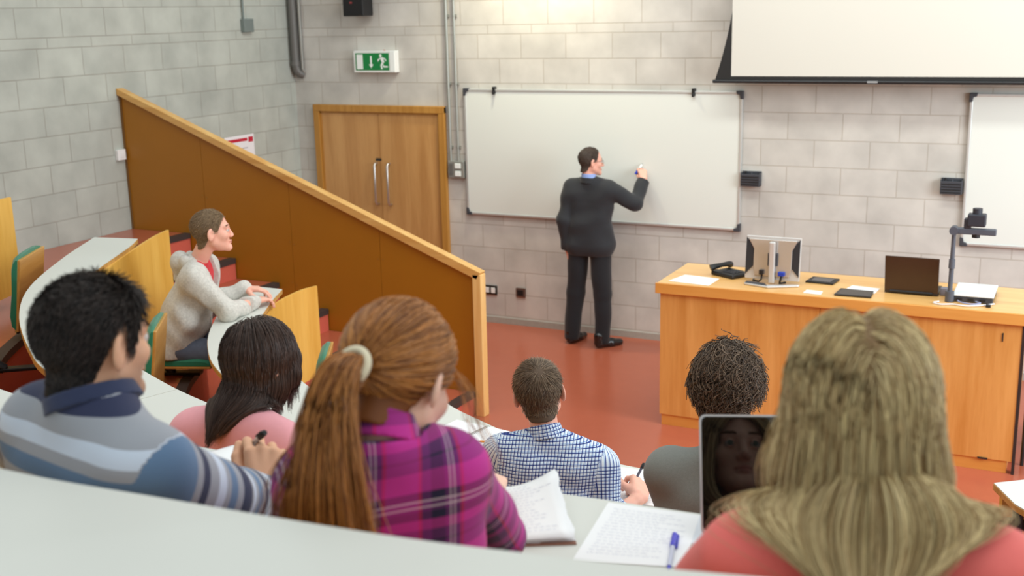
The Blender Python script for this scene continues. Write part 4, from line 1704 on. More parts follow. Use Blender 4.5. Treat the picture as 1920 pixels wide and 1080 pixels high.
    def short_hair(s, m, n, length, seed, lift=.5, comb=None, rad=.0009, hl=(HL_Y, HL_Z), cap=.004, segs=5, curl=0, grav=.15, ymax=.085, name='hair'):
        H = s.H
        q, g, r = scalp(H, n, seed, hl, ymax)
        n = len(q)
        Ln = length(q) * r.uniform(.75, 1.2, n)
        c = comb(q) if comb is not None else np.stack([q[:, 0] * 0, -.6 + 0 * q[:, 0], -.4 + 0 * q[:, 0]], 1)
        c = c - g * (c * g).sum(1)[:, None]
        c /= np.maximum(np.linalg.norm(c, axis=1), 1e-6)[:, None]
        v = g * lift + c + r.normal(size=(n, 3)) * .16
        v /= np.linalg.norm(v, axis=1)[:, None]
        p = q + g * cap * .4
        out = [p.copy()]
        ph = r.uniform(0, 6.28, n)
        tr = r.uniform(.7, 1.3, n)
        e1 = np.cross(v, V3(.3, .5, .8))
        e1 /= np.linalg.norm(e1, axis=1)[:, None]
        e2 = np.cross(v, e1)
        for i in range(1, segs):
            st = (Ln / (segs - 1))[:, None]
            v = v + V3(0, 0, -1) * grav * .5 + (c - g * .0) * .12
            v /= np.linalg.norm(v, axis=1)[:, None]
            p = p + v * st
            d = head_neck(p)
            low = d < cap
            p[low] += g[low] * (cap - d[low])[:, None]
            w = p.copy()
            if curl:
                a = ph + i / (segs - 1) * 6.28 * 1.35 * tr
                w = p + (e1 * np.cos(a)[:, None] + e2 * np.sin(a)[:, None]) * curl * min(1, i / 2)
            out.append(w)
        P = np.stack(out, 1)
        Wd = H.out(P.reshape(-1, 3)).reshape(n, segs, 3)
        V, F = tubes(Wd, taper(n, segs, rad, seed=seed))
        return put_hair(name, V, F, m, s.root)


def pen_thing(name, label, a, b, r, m_body, m_cap=None, cap=.35, group=None, m_tip=None):
    a, b = Vector(tuple(a)), Vector(tuple(b))       # a = writing tip, b = tail
    t = thing(name, label, 'pen', tuple(a), group=group)
    u = (b - a).normalized()
    L = (b - a).length
    obj('barrel', MB().tube([a + u * .012, a + u * L * (1 - (cap if m_cap else 0))], r, 10), m_body, t, autos=40)
    obj('tip', MB().tube([a, a + u * .013], [r * .15, r * .85], 10), m_tip or M_dgrey, t, autos=40)
    if m_cap:
        obj('cap', MB().tube([a + u * L * (1 - cap), b - u * .003, b], [r * 1.2, r * 1.2, r * .9], 10), m_cap, t, autos=40)
        v = u.cross(Vector((.3, .2, 1))).normalized()
        obj('clip', MB().tube([a + u * L * (1 - cap * .95) + v * r * 1.7, b + v * r * 1.6, b], [r * .35] * 3, 6), m_cap, t)
    return t

SK_fair = skin_mat('skin_fair', (236, 184, 160), (205, 120, 115))
SK_pink = skin_mat('skin_rosy', (238, 180, 158), (205, 120, 115))
SK_tan = skin_mat('skin_tan', (222, 172, 138), (190, 112, 98), (150, 120, 100))
SK_pale = skin_mat('skin_pale', (240, 198, 176), (206, 118, 112))
M_trous = cloth('charcoal_trousers', (40, 40, 44), .8)
M_jean = cloth('blue_jeans', (96, 106, 126), .85, var=.25, scale=30)
M_shoe = plain('black_leather', (20, 19, 20), .22, var=.1, coat=.4)
SC = lambda q, a, b: np.where(q[:, 2] > .045, a, b)

# ---- the man in the dark suit writing on the whiteboard
P = Person('person in a dark suit standing with his back turned, writing on the whiteboard', (3.40, -.38, 0), (0, 1), SK_pink)
P.skeleton(P.L(3.428, -.40, 1.682), P.D(.74, .66, -.03), hs=1.02, shL=P.L(3.232, -.41, 1.445), shR=P.L(3.612, -.40, 1.44), wrL=P.L(3.20, -.41, .885), wrR=P.L(3.822, -.135, 1.50),
           elL=P.L(3.195, -.465, 1.16), elR=P.L(3.80, -.30, 1.318), pelvis=(0.0, -.0, .955), sc=1.04)
P.body((P.D(.1, .12, -1), P.D(.9, .2, 0), P.D(.2, 1, .2), dict(curls=(45, 50, 55, 60))), (P.D(-.28, .3, .9), P.D(-.5, .85, 0), P.D(-.8, -.5, .25), dict(curls=(62, 66, 72, 75), thumb=(.6, .4, .6))), h=.005)
M_suit = cloth('charcoal_suit', (47, 48, 51), .75, var=.06, scale=120)
M_shirtb = cloth('pale_blue_shirt', (150, 172, 224), .7)
P.top('jacket', M_suit, add=.02, h=.007, seed=4, amp=.006, cutL=.96, cutR=.97, hem=.845, arm=(.060, .054, .044), hip=.144, waist=.118, chest=.112, depth=.82, fold=(14, 45))
P.collar(M_shirtb, 'shirt_collar', r=.058, hgt=.05, open_=.3, tilt=.2, drop=.022)
P.collar(M_suit, 'jacket_collar', r=.072, hgt=.05, open_=.7, tilt=.25, drop=-.012, th=.008)
S = Shape()
for g, an in ((-1, P.L(3.215, -.36, .07)), (1, P.L(3.525, -.385, .07))):
    hp = V3(g * .092, .0, .93)
    kn = hp * .48 + an * .52 + V3(g * .01, .02, 0)
    S.cone(hp, kn, .102, .084, .03)
    S.cone(kn, an + V3(0, -.005, 0), .082, .070, .02)
S.cone((-.07, 0, .95), (.07, 0, .95), .112, None, .05)
S.post.append(folds(8, .006, 12, 45))
S.post.append(lambda Q, d: smax(smax(d, Q[:, 2] - 1.05, .01), .035 - Q[:, 2], .005))
organic('trousers', S, .008, cloth('charcoal_trouser', (36, 37, 40), .8), P.root)
P.shoes(M_shoe, ((P.L(3.215, -.385, 0), (.2, .98, 0)), (P.L(3.515, -.43, 0), (.62, .78, 0))))
P.eyes()
hl2 = ([-.12, -.075, -.05, -.025, -.004, .012, .03, .05, .07, .09], [-.098, -.094, -.080, -.03, .015, .0, .01, .075, .09, .1])
M_h1 = hair_mat('hair_greybrown', (70, 58, 50), (108, 94, 84))
hair_cap(P.H, hair_mat('hair_base_1', (76, 64, 56), (76, 64, 56), .6, .2), P.root, .004, hl2)
P.short_hair(M_h1, 2600, lambda q: SC(q, .024, .012), 21, .35, rad=.0011, hl=hl2, ymax=.07)
P.brows(hair_mat('brow_brown', (80, 66, 56), (100, 84, 72)))
mb = MB()
H = P.H
for g in (-1, 1):
    mb.tube([tuple(H.out((g * x, y, z))) for x, y, z in ((.068, .072, .006), (.079, .04, .006), (.083, -.0, .006), (.081, -.02, -.004))], .0022, 6)
    rim = [tuple(H.out((g * (.036 + .027 * math.cos(a)), .098 - .28 * abs(.036 + .027 * math.cos(a) - .03) ** 1.3 * 2, -.004 + .018 * math.sin(a)))) for a in np.linspace(0, 2 * PI, 25)]
    mb.tube(rim, .0016, 6, cap=False)
mb.tube([tuple(H.out(q)) for q in ((-.01, .1, .002), (0, .106, .006), (.01, .1, .002))], .0018, 6)
obj('glasses', mb, plain('glasses_frame', (48, 44, 46), .35), P.root, autos=60)
pen_thing('marker_pen', 'blue-and-white marker in the raised hand of the man in the suit', (3.772, -.036, 1.63), (3.742, -.115, 1.545), .0085, M_sw, plain('marker_blue', (40, 60, 190), .4), .45)

# ---- the young man in the oatmeal hooded top
P = Person('person in an oatmeal hooded top and red t-shirt sitting in profile at the curved desk', (2.47, -4.64, .53), (.88, .47), SK_pink)
P.skeleton(P.L(2.768, -4.575, 1.765), P.D(.72, .69, .06), hs=1.06, nose=.72, shL=P.L(2.585, -4.445, 1.525), shR=P.L(2.765, -4.765, 1.525), wrL=P.L(2.66, -4.20, 1.325), wrR=P.L(2.872, -4.375, 1.305),
           pelvis=P.L(2.52, -4.66, 1.10), poleL=(-.5, .2, -.8), poleR=(.5, -.3, -.8), sc=1.0, elR=P.L(2.91, -4.66, 1.31))
P.body((P.D(.82, .5, -.05), P.D(0, 0, -1), P.D(.5, -.85, 0), dict(curls=(22, 25, 30, 34), sc=1.05)), (P.D(.12, .98, -.05), P.D(0, 0, -1), P.D(-.97, .1, 0), dict(curls=(20, 24, 28, 32), sc=1.05)), h=.0045)
M_oat = cloth('oatmeal_jersey', (204, 201, 193), .92, var=.30, scale=70, bump=.6, bscale=220)
fx = P.c[1]


def wedge(Q, d):
    w = .012 + .30 * np.clip(Q[:, 2] - (P.c[2] - .27), 0, 1)
    return smax(d, -np.maximum(np.abs(Q[:, 0] - P.c[0]) - w, (P.c[1] + .0) - Q[:, 1]), .004)


S0 = Shape()
P.trunk(S0, -.001, .05)
P.yoke(S0, -.002)
S0.post.append(neck_cut(P.nb + (P.nt - P.nb) * .2, unit(P.nt - P.nb)))
organic('tshirt', S0, .007, cloth('red_tshirt', (214, 26, 44), .8), P.root)
P_h = P
_top_post = folds(12, .009, 16, 52)
S1 = Shape()
sc_ = P.sc
P.trunk(S1, .018, .05, .86, .128, .112)
P.yoke(S1, .014)
for sd, sh, el, wr in P.sleeve_info():
    S1.cone(sh, el, .070, .060, .035)
    S1.cone(el, wr, .058, .044, .025)
S1.post += [_top_post, wedge, lambda Q, d: smax(d, .50 - Q[:, 2], .01), neck_cut(P.nb + (P.nt - P.nb) * .25, unit(P.nt - P.nb))]
organic('hooded_top', S1, .0065, M_oat, P.root)
S2 = Shape()
nb = P.nb
S2.cone(nb + V3(-.075, -.045, .0), nb + V3(0, -.105, -.005), .034, .045, .03)
S2.cone(nb + V3(.075, -.045, .0), nb + V3(0, -.105, -.005), .034, .045, .03)
S2.cone(nb + V3(-.078, .0, .015), nb + V3(-.07, -.06, .03), .022, .03, .02)
S2.cone(nb + V3(.078, .0, .015), nb + V3(.07, -.06, .03), .022, .03, .02)
S2.cone(nb + V3(0, -.10, .02), nb + V3(0, -.12, -.09), .045, .03, .03)
S2.post.append(folds(3, .004))
organic('hood', S2, .006, M_oat, P.root)
P.legs(M_jean, seated=True)
P.eyes((90, 110, 120))
M_h2 = hair_mat('hair_dark_blond', (112, 92, 68), (166, 140, 110))
hair_cap(P.H, hair_mat('hair_base_2', (116, 96, 72), (116, 96, 72), .6, .2), P.root, .0035)
P.short_hair(M_h2, 2600, lambda q: SC(q, .017, .010), 22, .7, rad=.0011)
P.brows(M_h2)

# ---- the man in the blue checked shirt
P = Person('person in a blue and white checked shirt seen from behind, writing at the front desk', (5.53, -6.02, .355), (-.34, .94), SK_pink)
r_ = P.r
P.skeleton(P.L(5.52, -5.955, 1.563), P.D(-.42, .90, -.10), hup=P.D(*(V3(0, 0, 1) - .13 * r_)), hs=1.06, shL=P.L(5.405, -6.075, 1.352), shR=P.L(5.775, -5.945, 1.312), wrL=P.L(5.36, -5.70, 1.13), wrR=P.L(5.868, -5.80, 1.13),
           pelvis=P.L(5.60, -6.07, .93), poleL=(-.6, -.3, -.6), elR=P.L(5.80, -6.0, 1.10), sc=1.04, neck=P.L(5.572, -6.0, 1.385))
P.body((P.D(.1, .95, 0), P.D(0, 0, -1), P.D(.95, -.1, 0), dict(curls=(30, 30, 32, 35))), (P.D(-.28, .90, .22), P.D(-.62, -.1, -.78), P.D(-.75, -.05, .62), dict(curls=(62, 70, 78, 80), thumb=(.7, .6, .45), sc=1.16)), h=.004)


def chk(nt, a, b):
    W, B1, B2 = (240, 246, 250), (44, 72, 150), (146, 182, 226)
    st = [(0, W), (.30, B1), (.52, W), (.64, B2), (.76, W)]
    ca = bands(nt, a, .0125, st)
    cb = bands(nt, b, .0125, st)
    return mixc(nt, ca, cb, 1.0, 'MULTIPLY')


P.top('shirt', pattern('blue_check', chk), add=.014, h=.005, seed=6, amp=.005, cutL=.9, cutR=.45, arm=(.060, .054, .045), depth=.84, waist=.125, chest=.112, fold=(14, 48), neck=-.1)
P.collar(MATS.get('x') or bpy.data.materials['blue_check'], r=.060, hgt=.055, open_=.35, tilt=.18, drop=.006)
P.legs(M_jean)
M_h3 = hair_mat('hair_brown', (84, 68, 54), (156, 134, 110))
hair_cap(P.H, hair_mat('hair_base_3', (88, 72, 58), (88, 72, 58), .6, .2), P.root, .005)


def whorl(q):
    c = V3(.012, -.075, .085)
    v = q - c
    return v / np.maximum(np.linalg.norm(v, axis=1), .004)[:, None] + V3(0, 0, -.25)


P.short_hair(M_h3, 5200, lambda q: np.interp(q[:, 2], [-.08, -.02, .05, .1], [.010, .016, .030, .036]), 23, .38, whorl, rad=.0009, cap=.005)
pen_thing('pen', 'dark grey ballpoint in the hand of the man in the checked shirt', (5.79, -5.72, 1.094), (5.832, -5.648, 1.212), .0052, plain('pen_grey', (96, 96, 112), .35), M_black, .16)

# ---- the man with curly hair
P = Person('person with curly brown hair and grey hooded top, half hidden by the laptop screen', (6.33, -6.24, .355), (-.08, .99), SK_pink)
P.skeleton(P.L(6.305, -6.15, 1.745), P.D(-.1, .98, -.15), hs=1.07, shL=P.L(6.155, -6.29, 1.47), shR=P.L(6.535, -6.25, 1.48), wrL=P.L(6.18, -5.82, 1.14), wrR=P.L(6.48, -5.80, 1.14),
           pelvis=P.L(6.33, -6.3, 1.0), sc=1.1)
P.body((P.D(.2, .95, 0), P.D(0, 0, -1), P.D(.95, -.2, 0), dict(curls=(30, 30, 32, 35))), (P.D(-.2, .95, 0), P.D(0, 0, -1), P.D(-.95, -.2, 0), dict(curls=(30, 30, 32, 35))), h=.005)
M_grey = cloth('grey_marl', (124, 128, 124), .9, var=.14, scale=140, bump=.3, bscale=500)
P.top('hooded_top', M_grey, add=.02, h=.0065, seed=9, amp=.005, arm=(.068, .058, .044), depth=.84, waist=.125, chest=.115)
S2 = Shape()
nb = P.nb
for g in (-1, 1):
    S2.cone(nb + V3(g * .075, -.03, .0), nb + V3(0, -.085, -.01), .026, .032, .03)
S2.cone(nb + V3(0, -.08, .0), nb + V3(0, -.10, -.06), .035, .03, .03)
organic('hood', S2, .007, M_grey, P.root)
P.legs(M_jean)
M_h4 = hair_mat('hair_curly_brown', (58, 46, 38), (134, 112, 92), .4)
hair_cap(P.H, hair_mat('hair_base_4', (62, 50, 42), (62, 50, 42), .6, .2), P.root, .022, h=.006)
P.short_hair(M_h4, 2200, lambda q: np.interp(q[:, 2], [-.08, -.03, .03, .1], [.035, .055, .075, .08]), 24, 1.5, rad=.0020, cap=.014, segs=14, curl=.0105, grav=.3)

# ---- the woman in the pink top
P = Person('person with long straight dark brown hair and a pink top at the desk', (5.36, -7.46, .88), (.12, .99), SK_fair)
P.skeleton(P.L(5.378, -7.385, 2.072), P.D(.14, .96, -.22), hs=.92, shL=P.L(5.205, -7.485, 1.89), shR=P.L(5.53, -7.46, 1.885), wrL=P.L(5.15, -7.16, 1.66), wrR=P.L(5.27, -7.03, 1.665),
           pelvis=P.L(5.37, -7.52, 1.42), poleL=(-.7, -.2, -.6), poleR=(.9, .1, -.35), sc=.94)
P.body((P.D(.5, .85, 0), P.D(0, 0, -1), P.D(.85, -.5, 0), dict(curls=(30, 30, 32, 35), sc=.9)), (P.D(-.55, .8, -.05), P.D(-.2, 0, -1), P.D(-.8, -.5, 0), dict(curls=(40, 42, 46, 50), sc=.9)), h=.0045, neck_r=(.044, .048))
P.top('top', cloth('pink_cotton', (240, 168, 176), .85, var=.05), add=.012, h=.0055, seed=14, amp=.006, cutR=.97, cutL=.97, arm=(.052, .045, .034), chest=.098, waist=.105, fold=(14, 45))
P.legs(M_jean)
M_h5 = hair_mat('hair_dark_brown', (42, 30, 26), (92, 68, 56), .34, .5)


def back_goal(H, push=.9, pull=.7, zc=-.05, yf=.045, x0=0.):
    """hair over the shoulders slides to the back of them"""
    def fn(X, t):
        q = H.to(X)
        k = np.clip((zc - q[:, 2]) / .05, 0, 1)
        b = np.where(q[:, 1] < yf, -push, .5) * k
        x = -np.clip((q[:, 0] - x0) / .085, -2.2, 2.2) * pull * k
        return np.stack([x, b, 0 * x], 1) @ H.R.T
    return fn


def long_hair(P, m, n, L, seed, m_cap=None, sz=-.10, sw=.08, part=0., rad=.0011, segs=22, hl=(HL_Y, HL_Z), lay=.004, cap=.008, side=.9, back=-.35, goal=None, damp=.75, grav=.25, wob=.02, bodyS=None, name='hair'):
    H = P.H
    hair_cap(H, m_cap or m, P.root, cap, hl)
    q, g, r = scalp(H, n, seed, hl, .08)
    n = len(q)
    sx = np.where(q[:, 0] > part + r.normal(size=n) * .003, 1., -1.)
    w = np.clip((q[:, 2] - .02) / .08, 0, 1)
    bk = np.clip((q[:, 1] + .115) / .07, .06, 1)
    v = np.stack([sx * (side * w + .25) * bk, back * (.4 + w), -.25 - .6 * (1 - w)], 1)
    v = v - g * (v * g).sum(1)[:, None]
    v /= np.linalg.norm(v, axis=1)[:, None]
    P0 = H.out(q + g * cap * .6)
    V0 = v @ H.R.T
    C = Shape()
    C.add(lambda X: head_local(H.to(X), ears=False) * H.s - cap * .7, H.c - .14, H.c + .14, .01)
    for p in (bodyS or P.top_S).p:
        C.p.append(p)
    C.cone(P.nt, P.nb, .052, .06, .02)
    Ln = L * r.uniform(.86, 1.06, n) - np.maximum(0, .0)
    paths = drape(P0, V0, Ln, segs, C, grav, damp, wob, seed, lay, goal, lambda X, t: np.clip((H.to(X)[:, 2] - sz) / sw, 0, 1) * .8)
    V, F = tubes(paths, taper(n, segs, rad, seed=seed))
    return put_hair(name, V, F, m, P.root)


long_hair(P, M_h5, 9000, .175, 31, part=-.022, rad=.0006, grav=.34, damp=.7, wob=.01, segs=20, goal=back_goal(P.H, .5, 1.0, -.03))

# ---- the man in the striped jumper
P = Person('person with short black hair and a blue and grey striped jumper, writing', (5.86, -8.46, 1.23), (.06, 1), SK_tan)
P.skeleton(P.L(5.844, -8.369, 2.450), P.D(.12, .98, -.08), hs=.92, shL=P.L(5.715, -8.38, 2.29), shR=P.L(6.02, -8.45, 2.27), wrL=P.L(5.58, -8.06, 2.02), wrR=P.L(5.862, -7.985, 2.01),
           pelvis=P.L(5.87, -8.5, 1.78), poleL=(-.8, -.2, -.5), sc=1.0, elR=P.L(5.995, -8.275, 2.16), neck=P.L(5.865, -8.40, 2.345))
P.body((P.D(.3, .9, 0), P.D(0, 0, -1), P.D(.9, -.3, 0), dict(curls=(30, 30, 32, 35))), (P.D(-.25, .45, .86), P.D(-.62, .55, -.5), P.D(-.76, -.6, .2), dict(curls=(64, 74, 82, 84), thumb=(.7, .5, .45), sc=1.15)), h=.004, beard=.55)


def jumper(nt, a, b):
    n = nt.nodes.new('ShaderNodeMath')
    n.operation = 'MULTIPLY_ADD'
    n.inputs[1].default_value = -1
    n.inputs[2].default_value = .066 + 1.45
    nt.links.new(b, n.inputs[0])
    G, Wb, Bl, Nv = (158, 162, 170), (204, 216, 232), (98, 126, 158), (50, 56, 84)
    return bands(nt, n.outputs[0], .145, [(0, G), (.12, Wb), (.30, G), (.42, Bl), (.60, G), (.74, Nv), (.90, G)])


P.top('jumper', pattern('blue_grey_stripes', jumper), add=.016, h=.005, seed=17, amp=.004, arm=(.064, .056, .042), cutR=.93, cutL=.95, chest=.112, waist=.12, fold=(12, 40), neck=-.32)
P.collar(cloth('navy_knit', (52, 60, 88), .9), 'neckband', r=.064, hgt=.028, open_=.0, tilt=.2, drop=-.004, th=.010)
P.legs(M_jean)
P.eyes()
M_h6 = hair_mat('hair_black', (20, 16, 15), (68, 56, 50), .36, .4)
hl6 = ([-.12, -.075, -.05, -.034, -.02, -.004, .012, .02, .03, .036, .05, .07, .09], [-.098, -.092, -.075, -.03, .02, .038, .034, -.02, -.025, .01, .04, .068, .078])
hair_cap(P.H, hair_mat('hair_base_6', (22, 18, 17), (22, 18, 17), .6, .2), P.root, .008, hl6)


def quiff(q):
    t = np.clip((q[:, 2] - .03) / .06, 0, 1)
    f = np.clip((q[:, 1] - .01) / .05, 0, 1)
    return np.stack([q[:, 0] * 3 + .3 * t, -.55 + 1.0 * f * t, -.65 + .95 * t], 1)


P.short_hair(M_h6, 5600, lambda q: np.interp(q[:, 2], [-.08, -.03, .03, .08, .12], [.008, .011, .018, .026, .026]) * (1 + .7 * np.clip(q[:, 1] / .06, 0, 1)), 26, .27, quiff, rad=.0010, cap=.008, segs=6, grav=.05, hl=hl6)
P.brows(M_h6, 1.6, 200)
pen_thing('pen', 'silver pen with dark end in the hand of the man in the striped jumper', (5.66, -7.872, 2.0), (5.84, -7.947, 2.142), .0055, plain('pen_silver', (190, 188, 190), .3, .5), M_black, .12)

# ---- the red-haired woman with the ponytail
P = Person('person with a ginger ponytail and magenta plaid shirt, bent over her notes', (6.36, -8.36, 1.23), (-.32, .95), SK_pale)
P.skeleton(P.L(6.372, -8.262, 2.418), P.D(.02, .90, -.52), hs=.95, shL=P.L(6.30, -8.41, 2.29), shR=P.L(6.455, -8.235, 2.27), wrL=P.L(6.17, -7.99, 2.02), wrR=P.L(6.265, -7.765, 2.01),
           pelvis=P.L(6.38, -8.44, 1.75), poleL=(-.1, -.3, -1), elR=P.L(6.405, -8.0, 2.045), sc=.94)
P.body((P.D(.3, .9, 0), P.D(0, 0, -1), P.D(.9, -.3, 0), dict(curls=(30, 30, 32, 35), sc=.9)), (P.D(-.45, .85, 0), P.D(-.3, 0, -1), P.D(-.85, -.45, .1), dict(curls=(60, 66, 70, 74), sc=.92)), h=.0045, neck_r=(.045, .05))


def plaid(nt, a, b):
    Mg, Pu, Nv, Wh, Pk = (200, 56, 154), (112, 46, 112), (38, 36, 62), (222, 206, 214), (214, 40, 92)
    st = [(0, Mg), (.26, Pk), (.30, Pu), (.42, Nv), (.60, Pu), (.655, Wh), (.675, Pu), (.71, Wh), (.73, Pu), (.80, Pk), (.84, Mg)]
    st2 = [(0, Mg), (.20, Pu), (.34, Nv), (.37, Pu), (.50, Mg), (.62, Nv), (.72, Pu), (.76, Wh), (.785, Pu), (.83, Wh), (.855, Nv), (.95, Mg)]
    return mixc(nt, bands(nt, a, .125, st), bands(nt, b, .125, st2), .5)


P.top('shirt', pattern('magenta_plaid', plaid), add=.014, h=.005, seed=19, amp=.004, arm=(.052, .048, .045), cutR=.22, cutL=.6, chest=.100, waist=.108, fold=(12, 40), neck=-.1)
P.collar(bpy.data.materials['magenta_plaid'], r=.058, hgt=.045, open_=.4, tilt=.3, drop=-.004)
P.legs(M_jean)
P.eyes((80, 100, 90))
M_h7 = hair_mat('hair_ginger', (122, 70, 28), (210, 144, 76), .36, .45)
M_h7c = hair_mat('hair_ginger_base', (120, 68, 28), (120, 68, 28), .5)
H = P.H
hair_cap(H, M_h7c, P.root, .007)
tie = V3(.0, -.120, -.012)
q, g, r = scalp(H, 5200, 41, (HL_Y, HL_Z), .085)
n = len(q)
T = np.linspace(0, 1, 14)
pts = []
lay = .005 + r.uniform(0, 1, n) ** 2 * .008
jit = r.normal(size=(n, 3)) * .006
for t in T:
    p = q * (1 - t) + (tie + jit * (1 - .4 * t)) * t
    s_ = 1 - .15 * math.sin(PI * t)
    for _ in range(4):
        v = head_local(p, ears=False) - lay * (.5 + .5 * math.sin(PI * min(1, t + .15))) - .004
        e = .002
        gr = np.stack([head_local(p + V3(*(e if i == j else 0 for j in range(3))), ears=False) - head_local(p, ears=False) for i in range(3)], 1) / e
        gr /= np.maximum(np.linalg.norm(gr, axis=1), 1e-6)[:, None]
        p = p - gr * np.clip(v, -.03, .012 if t < .85 else 0)[:, None]
    pts.append(p)
Wd = H.out(np.stack(pts, 1).reshape(-1, 3)).reshape(n, len(T), 3)
V, F = tubes(Wd, taper(n, len(T), .0011, 1, .8, 5))
put_hair('hair', V, F, M_h7, P.root)
C = Shape()
C.add(lambda X: head_local(H.to(X), ears=False) * H.s - .008, H.c - .14, H.c + .14, .01)
C.p += P.top_S.p
n = 3600
r = np.random.default_rng(43)
a = np.clip(r.normal(size=(n, 3)), -1.8, 1.8) * V3(.010, .008, .010)
P0 = H.out(tie + V3(0, -.012, 0) + a)
dirs = V3(-.06, -.85, -.2)[None] + a / .010 * V3(.09, .08, .08) + r.normal(size=(n, 3)) * .05
V0 = dirs / np.linalg.norm(dirs, axis=1)[:, None] @ H.R.T
paths = drape(P0, V0, .37 * r.uniform(.75, 1.05, n), 22, C, .3, .78, .075, 44, .003)
V, F = tubes(paths, taper(n, 22, .0012, 1, .35, 6))
put_hair('ponytail', V, F, M_h7, P.root)
n = 24
r = np.random.default_rng(45)
sd = np.ones(n)
q = np.stack([sd * r.uniform(.062, .074, n), r.uniform(.045, .07, n), r.uniform(.01, .045, n)], 1)
dirs = np.stack([sd * .5, .45 + .2 * r.normal(size=n), -.4 + 0 * sd], 1) + r.normal(size=(n, 3)) * .12
V0 = dirs / np.linalg.norm(dirs, axis=1)[:, None] @ H.R.T
paths = drape(H.out(q), V0, r.uniform(.09, .17, n), 16, C, .22, .78, .10, 46, .004)
V, F = tubes(paths, taper(n, 16, .0006, 1, .4, 7))
put_hair('loose_strands', V, F, M_h7, P.root)
mb = MB()
c0 = H.out(tie + V3(0, -.016, 0))
ax = H.R @ unit(V3(-.05, -.85, .1))
e1 = unit(np.cross(ax, V3(0, 0, 1)))
e2 = np.cross(ax, e1)
mb.tube([tuple(c0 + (e1 * math.cos(k) * .026 + e2 * math.sin(k) * .026)) for k in np.linspace(0, 2 * PI, 25)], .0065, 8, cap=False)
obj('hair_tie', mb, cloth('cream_hair_tie', (226, 216, 186), .8), P.root, autos=60)

# ---- the fair-haired woman
P = Person('person with long blond hair and a coral top at the right, facing the silver laptop', (7.07, -8.34, 1.23), (-.2, .98), SK_pale)
P.skeleton(P.L(7.065, -8.225, 2.45), P.D(-.30, .94, -.12), hs=1.0, shL=P.L(6.94, -8.335, 2.262), shR=P.L(7.262, -8.285, 2.275), wrL=P.L(6.88, -7.95, 2.02), wrR=P.L(7.06, -7.92, 2.02),
           pelvis=P.L(7.1, -8.42, 1.75), poleL=(-.8, -.2, -.5), poleR=(.8, -.2, -.5), sc=.95)
P.body((P.D(.1, .95, 0), P.D(0, 0, -1), P.D(.95, -.1, 0), dict(curls=(30, 30, 32, 35), sc=.9)), (P.D(-.2, .95, 0), P.D(0, 0, -1), P.D(-.95, -.2, 0), dict(curls=(30, 30, 32, 35), sc=.9)), h=.0045, neck_r=(.045, .05))
P.top('top', cloth('coral_cotton', (250, 126, 120), .85, var=.04), add=.014, h=.0055, seed=27, amp=.004, arm=(.055, .048, .036), chest=.100, waist=.105, fold=(12, 38))
P.legs(M_jean)
P.eyes((80, 110, 130))
P.brows(hair_mat('brow_blond', (120, 92, 60), (140, 110, 74)), 1.3)
M_h8 = hair_mat('hair_blond', (138, 100, 52), (255, 234, 178), .34, .45)
long_hair(P, M_h8, 12000, .50, 51, hair_mat('hair_blond_base', (120, 92, 56), (120, 92, 56), .6), -.03, .06, part=.0, rad=.00065, grav=.22, damp=.8, wob=.02, segs=26, side=.8, back=-.55, goal=back_goal(P.H, 1.3, 1.5, -.065, .045, -.02))

# ------------------------------------------------------------------ things on the desks
ZQ, ZC = 1.0905, 1.9605
t = thing('notebook', 'open spiral notebook with blank pages on the desk left of the checked shirt', 'notebook', (4.9, -5.38, ZQ))
L0, L1, S1_, S0_, R1, R0_ = (4.695, -5.455), (4.735, -5.215), (4.915, -5.24), (4.865, -5.495), (5.115, -5.275), (5.075, -5.545)
obj('left_page', MB().prism([L0, S0_, S1_, L1], ZQ, ZQ + .004), M_paper, t)
obj('right_page', MB().prism([(S0_[0] + .006, S0_[1]), R0_, R1, (S1_[0] + .006, S1_[1])], ZQ, ZQ + .005), M_paper, t)
mb = MB()
for k in range(26):
    u = (k + .5) / 26
    c = Vector((*S0_, 0)).lerp(Vector((*S1_, 0)), u)
    mb.tube([(c.x - .006 + .009 * (1 - math.cos(a)), c.y - .0, ZQ + .004 + .006 * math.sin(a)) for a in np.linspace(0, PI, 7)], .0012, 5)
obj('spiral_binding', mb, M_galv, t)
pen_thing('pencil', 'orange pencil lying on the open spiral notebook', (4.965, -5.438, ZQ + .009), (5.13, -5.395, ZQ + .009), .0045, plain('pencil_orange', (240, 150, 40), .4), None, m_tip=plain('pencil_tip', (200, 170, 130), .5))
t = thing('notebook', 'closed spiral notebook half hidden behind the left side of the checked shirt', 'notebook', (5.22, -5.76, ZQ))
q = [(5.115, -5.665), (5.30, -5.60), (5.37, -5.80), (5.185, -5.865)]
obj('pages', MB().prism(q, ZQ, ZQ + .008), M_paper, t)
mb = MB()
a, b = Vector((*q[0], ZQ + .004)), Vector((*q[3], ZQ + .004))
for k in range(16):
    c = a.lerp(b, (k + .5) / 16)
    mb.tube([(c.x - .006 * math.cos(x), c.y, c.z + .008 * math.sin(x)) for x in np.linspace(0, 2 * PI, 9)], .0022, 5, cap=False)
obj('spiral_binding', mb, M_black, t)
t = thing('notepad', 'ruled spiral notepad the man in the checked shirt is writing on', 'notepad', (5.78, -5.6, ZQ))
q = [(5.66, -5.455), (5.835, -5.445), (5.925, -5.77), (5.70, -5.80)]
obj('page', MB().prism(q, ZQ, ZQ + .004), M_paper, t)
A, B, Cc, D = [Vector((*p, ZQ + .0044)) for p in q]
mb = MB()
for k in range(18):
    v = .06 + k * .05
    a, b = A.lerp(D, v), B.lerp(Cc, v)
    w_ = Vector((0, .0005, 0))
    mb.add([tuple(a - w_), tuple(b - w_), tuple(b + w_), tuple(a + w_)], [(0, 1, 2, 3)])
obj('ruling', mb, M_ink, t)
mb = MB()
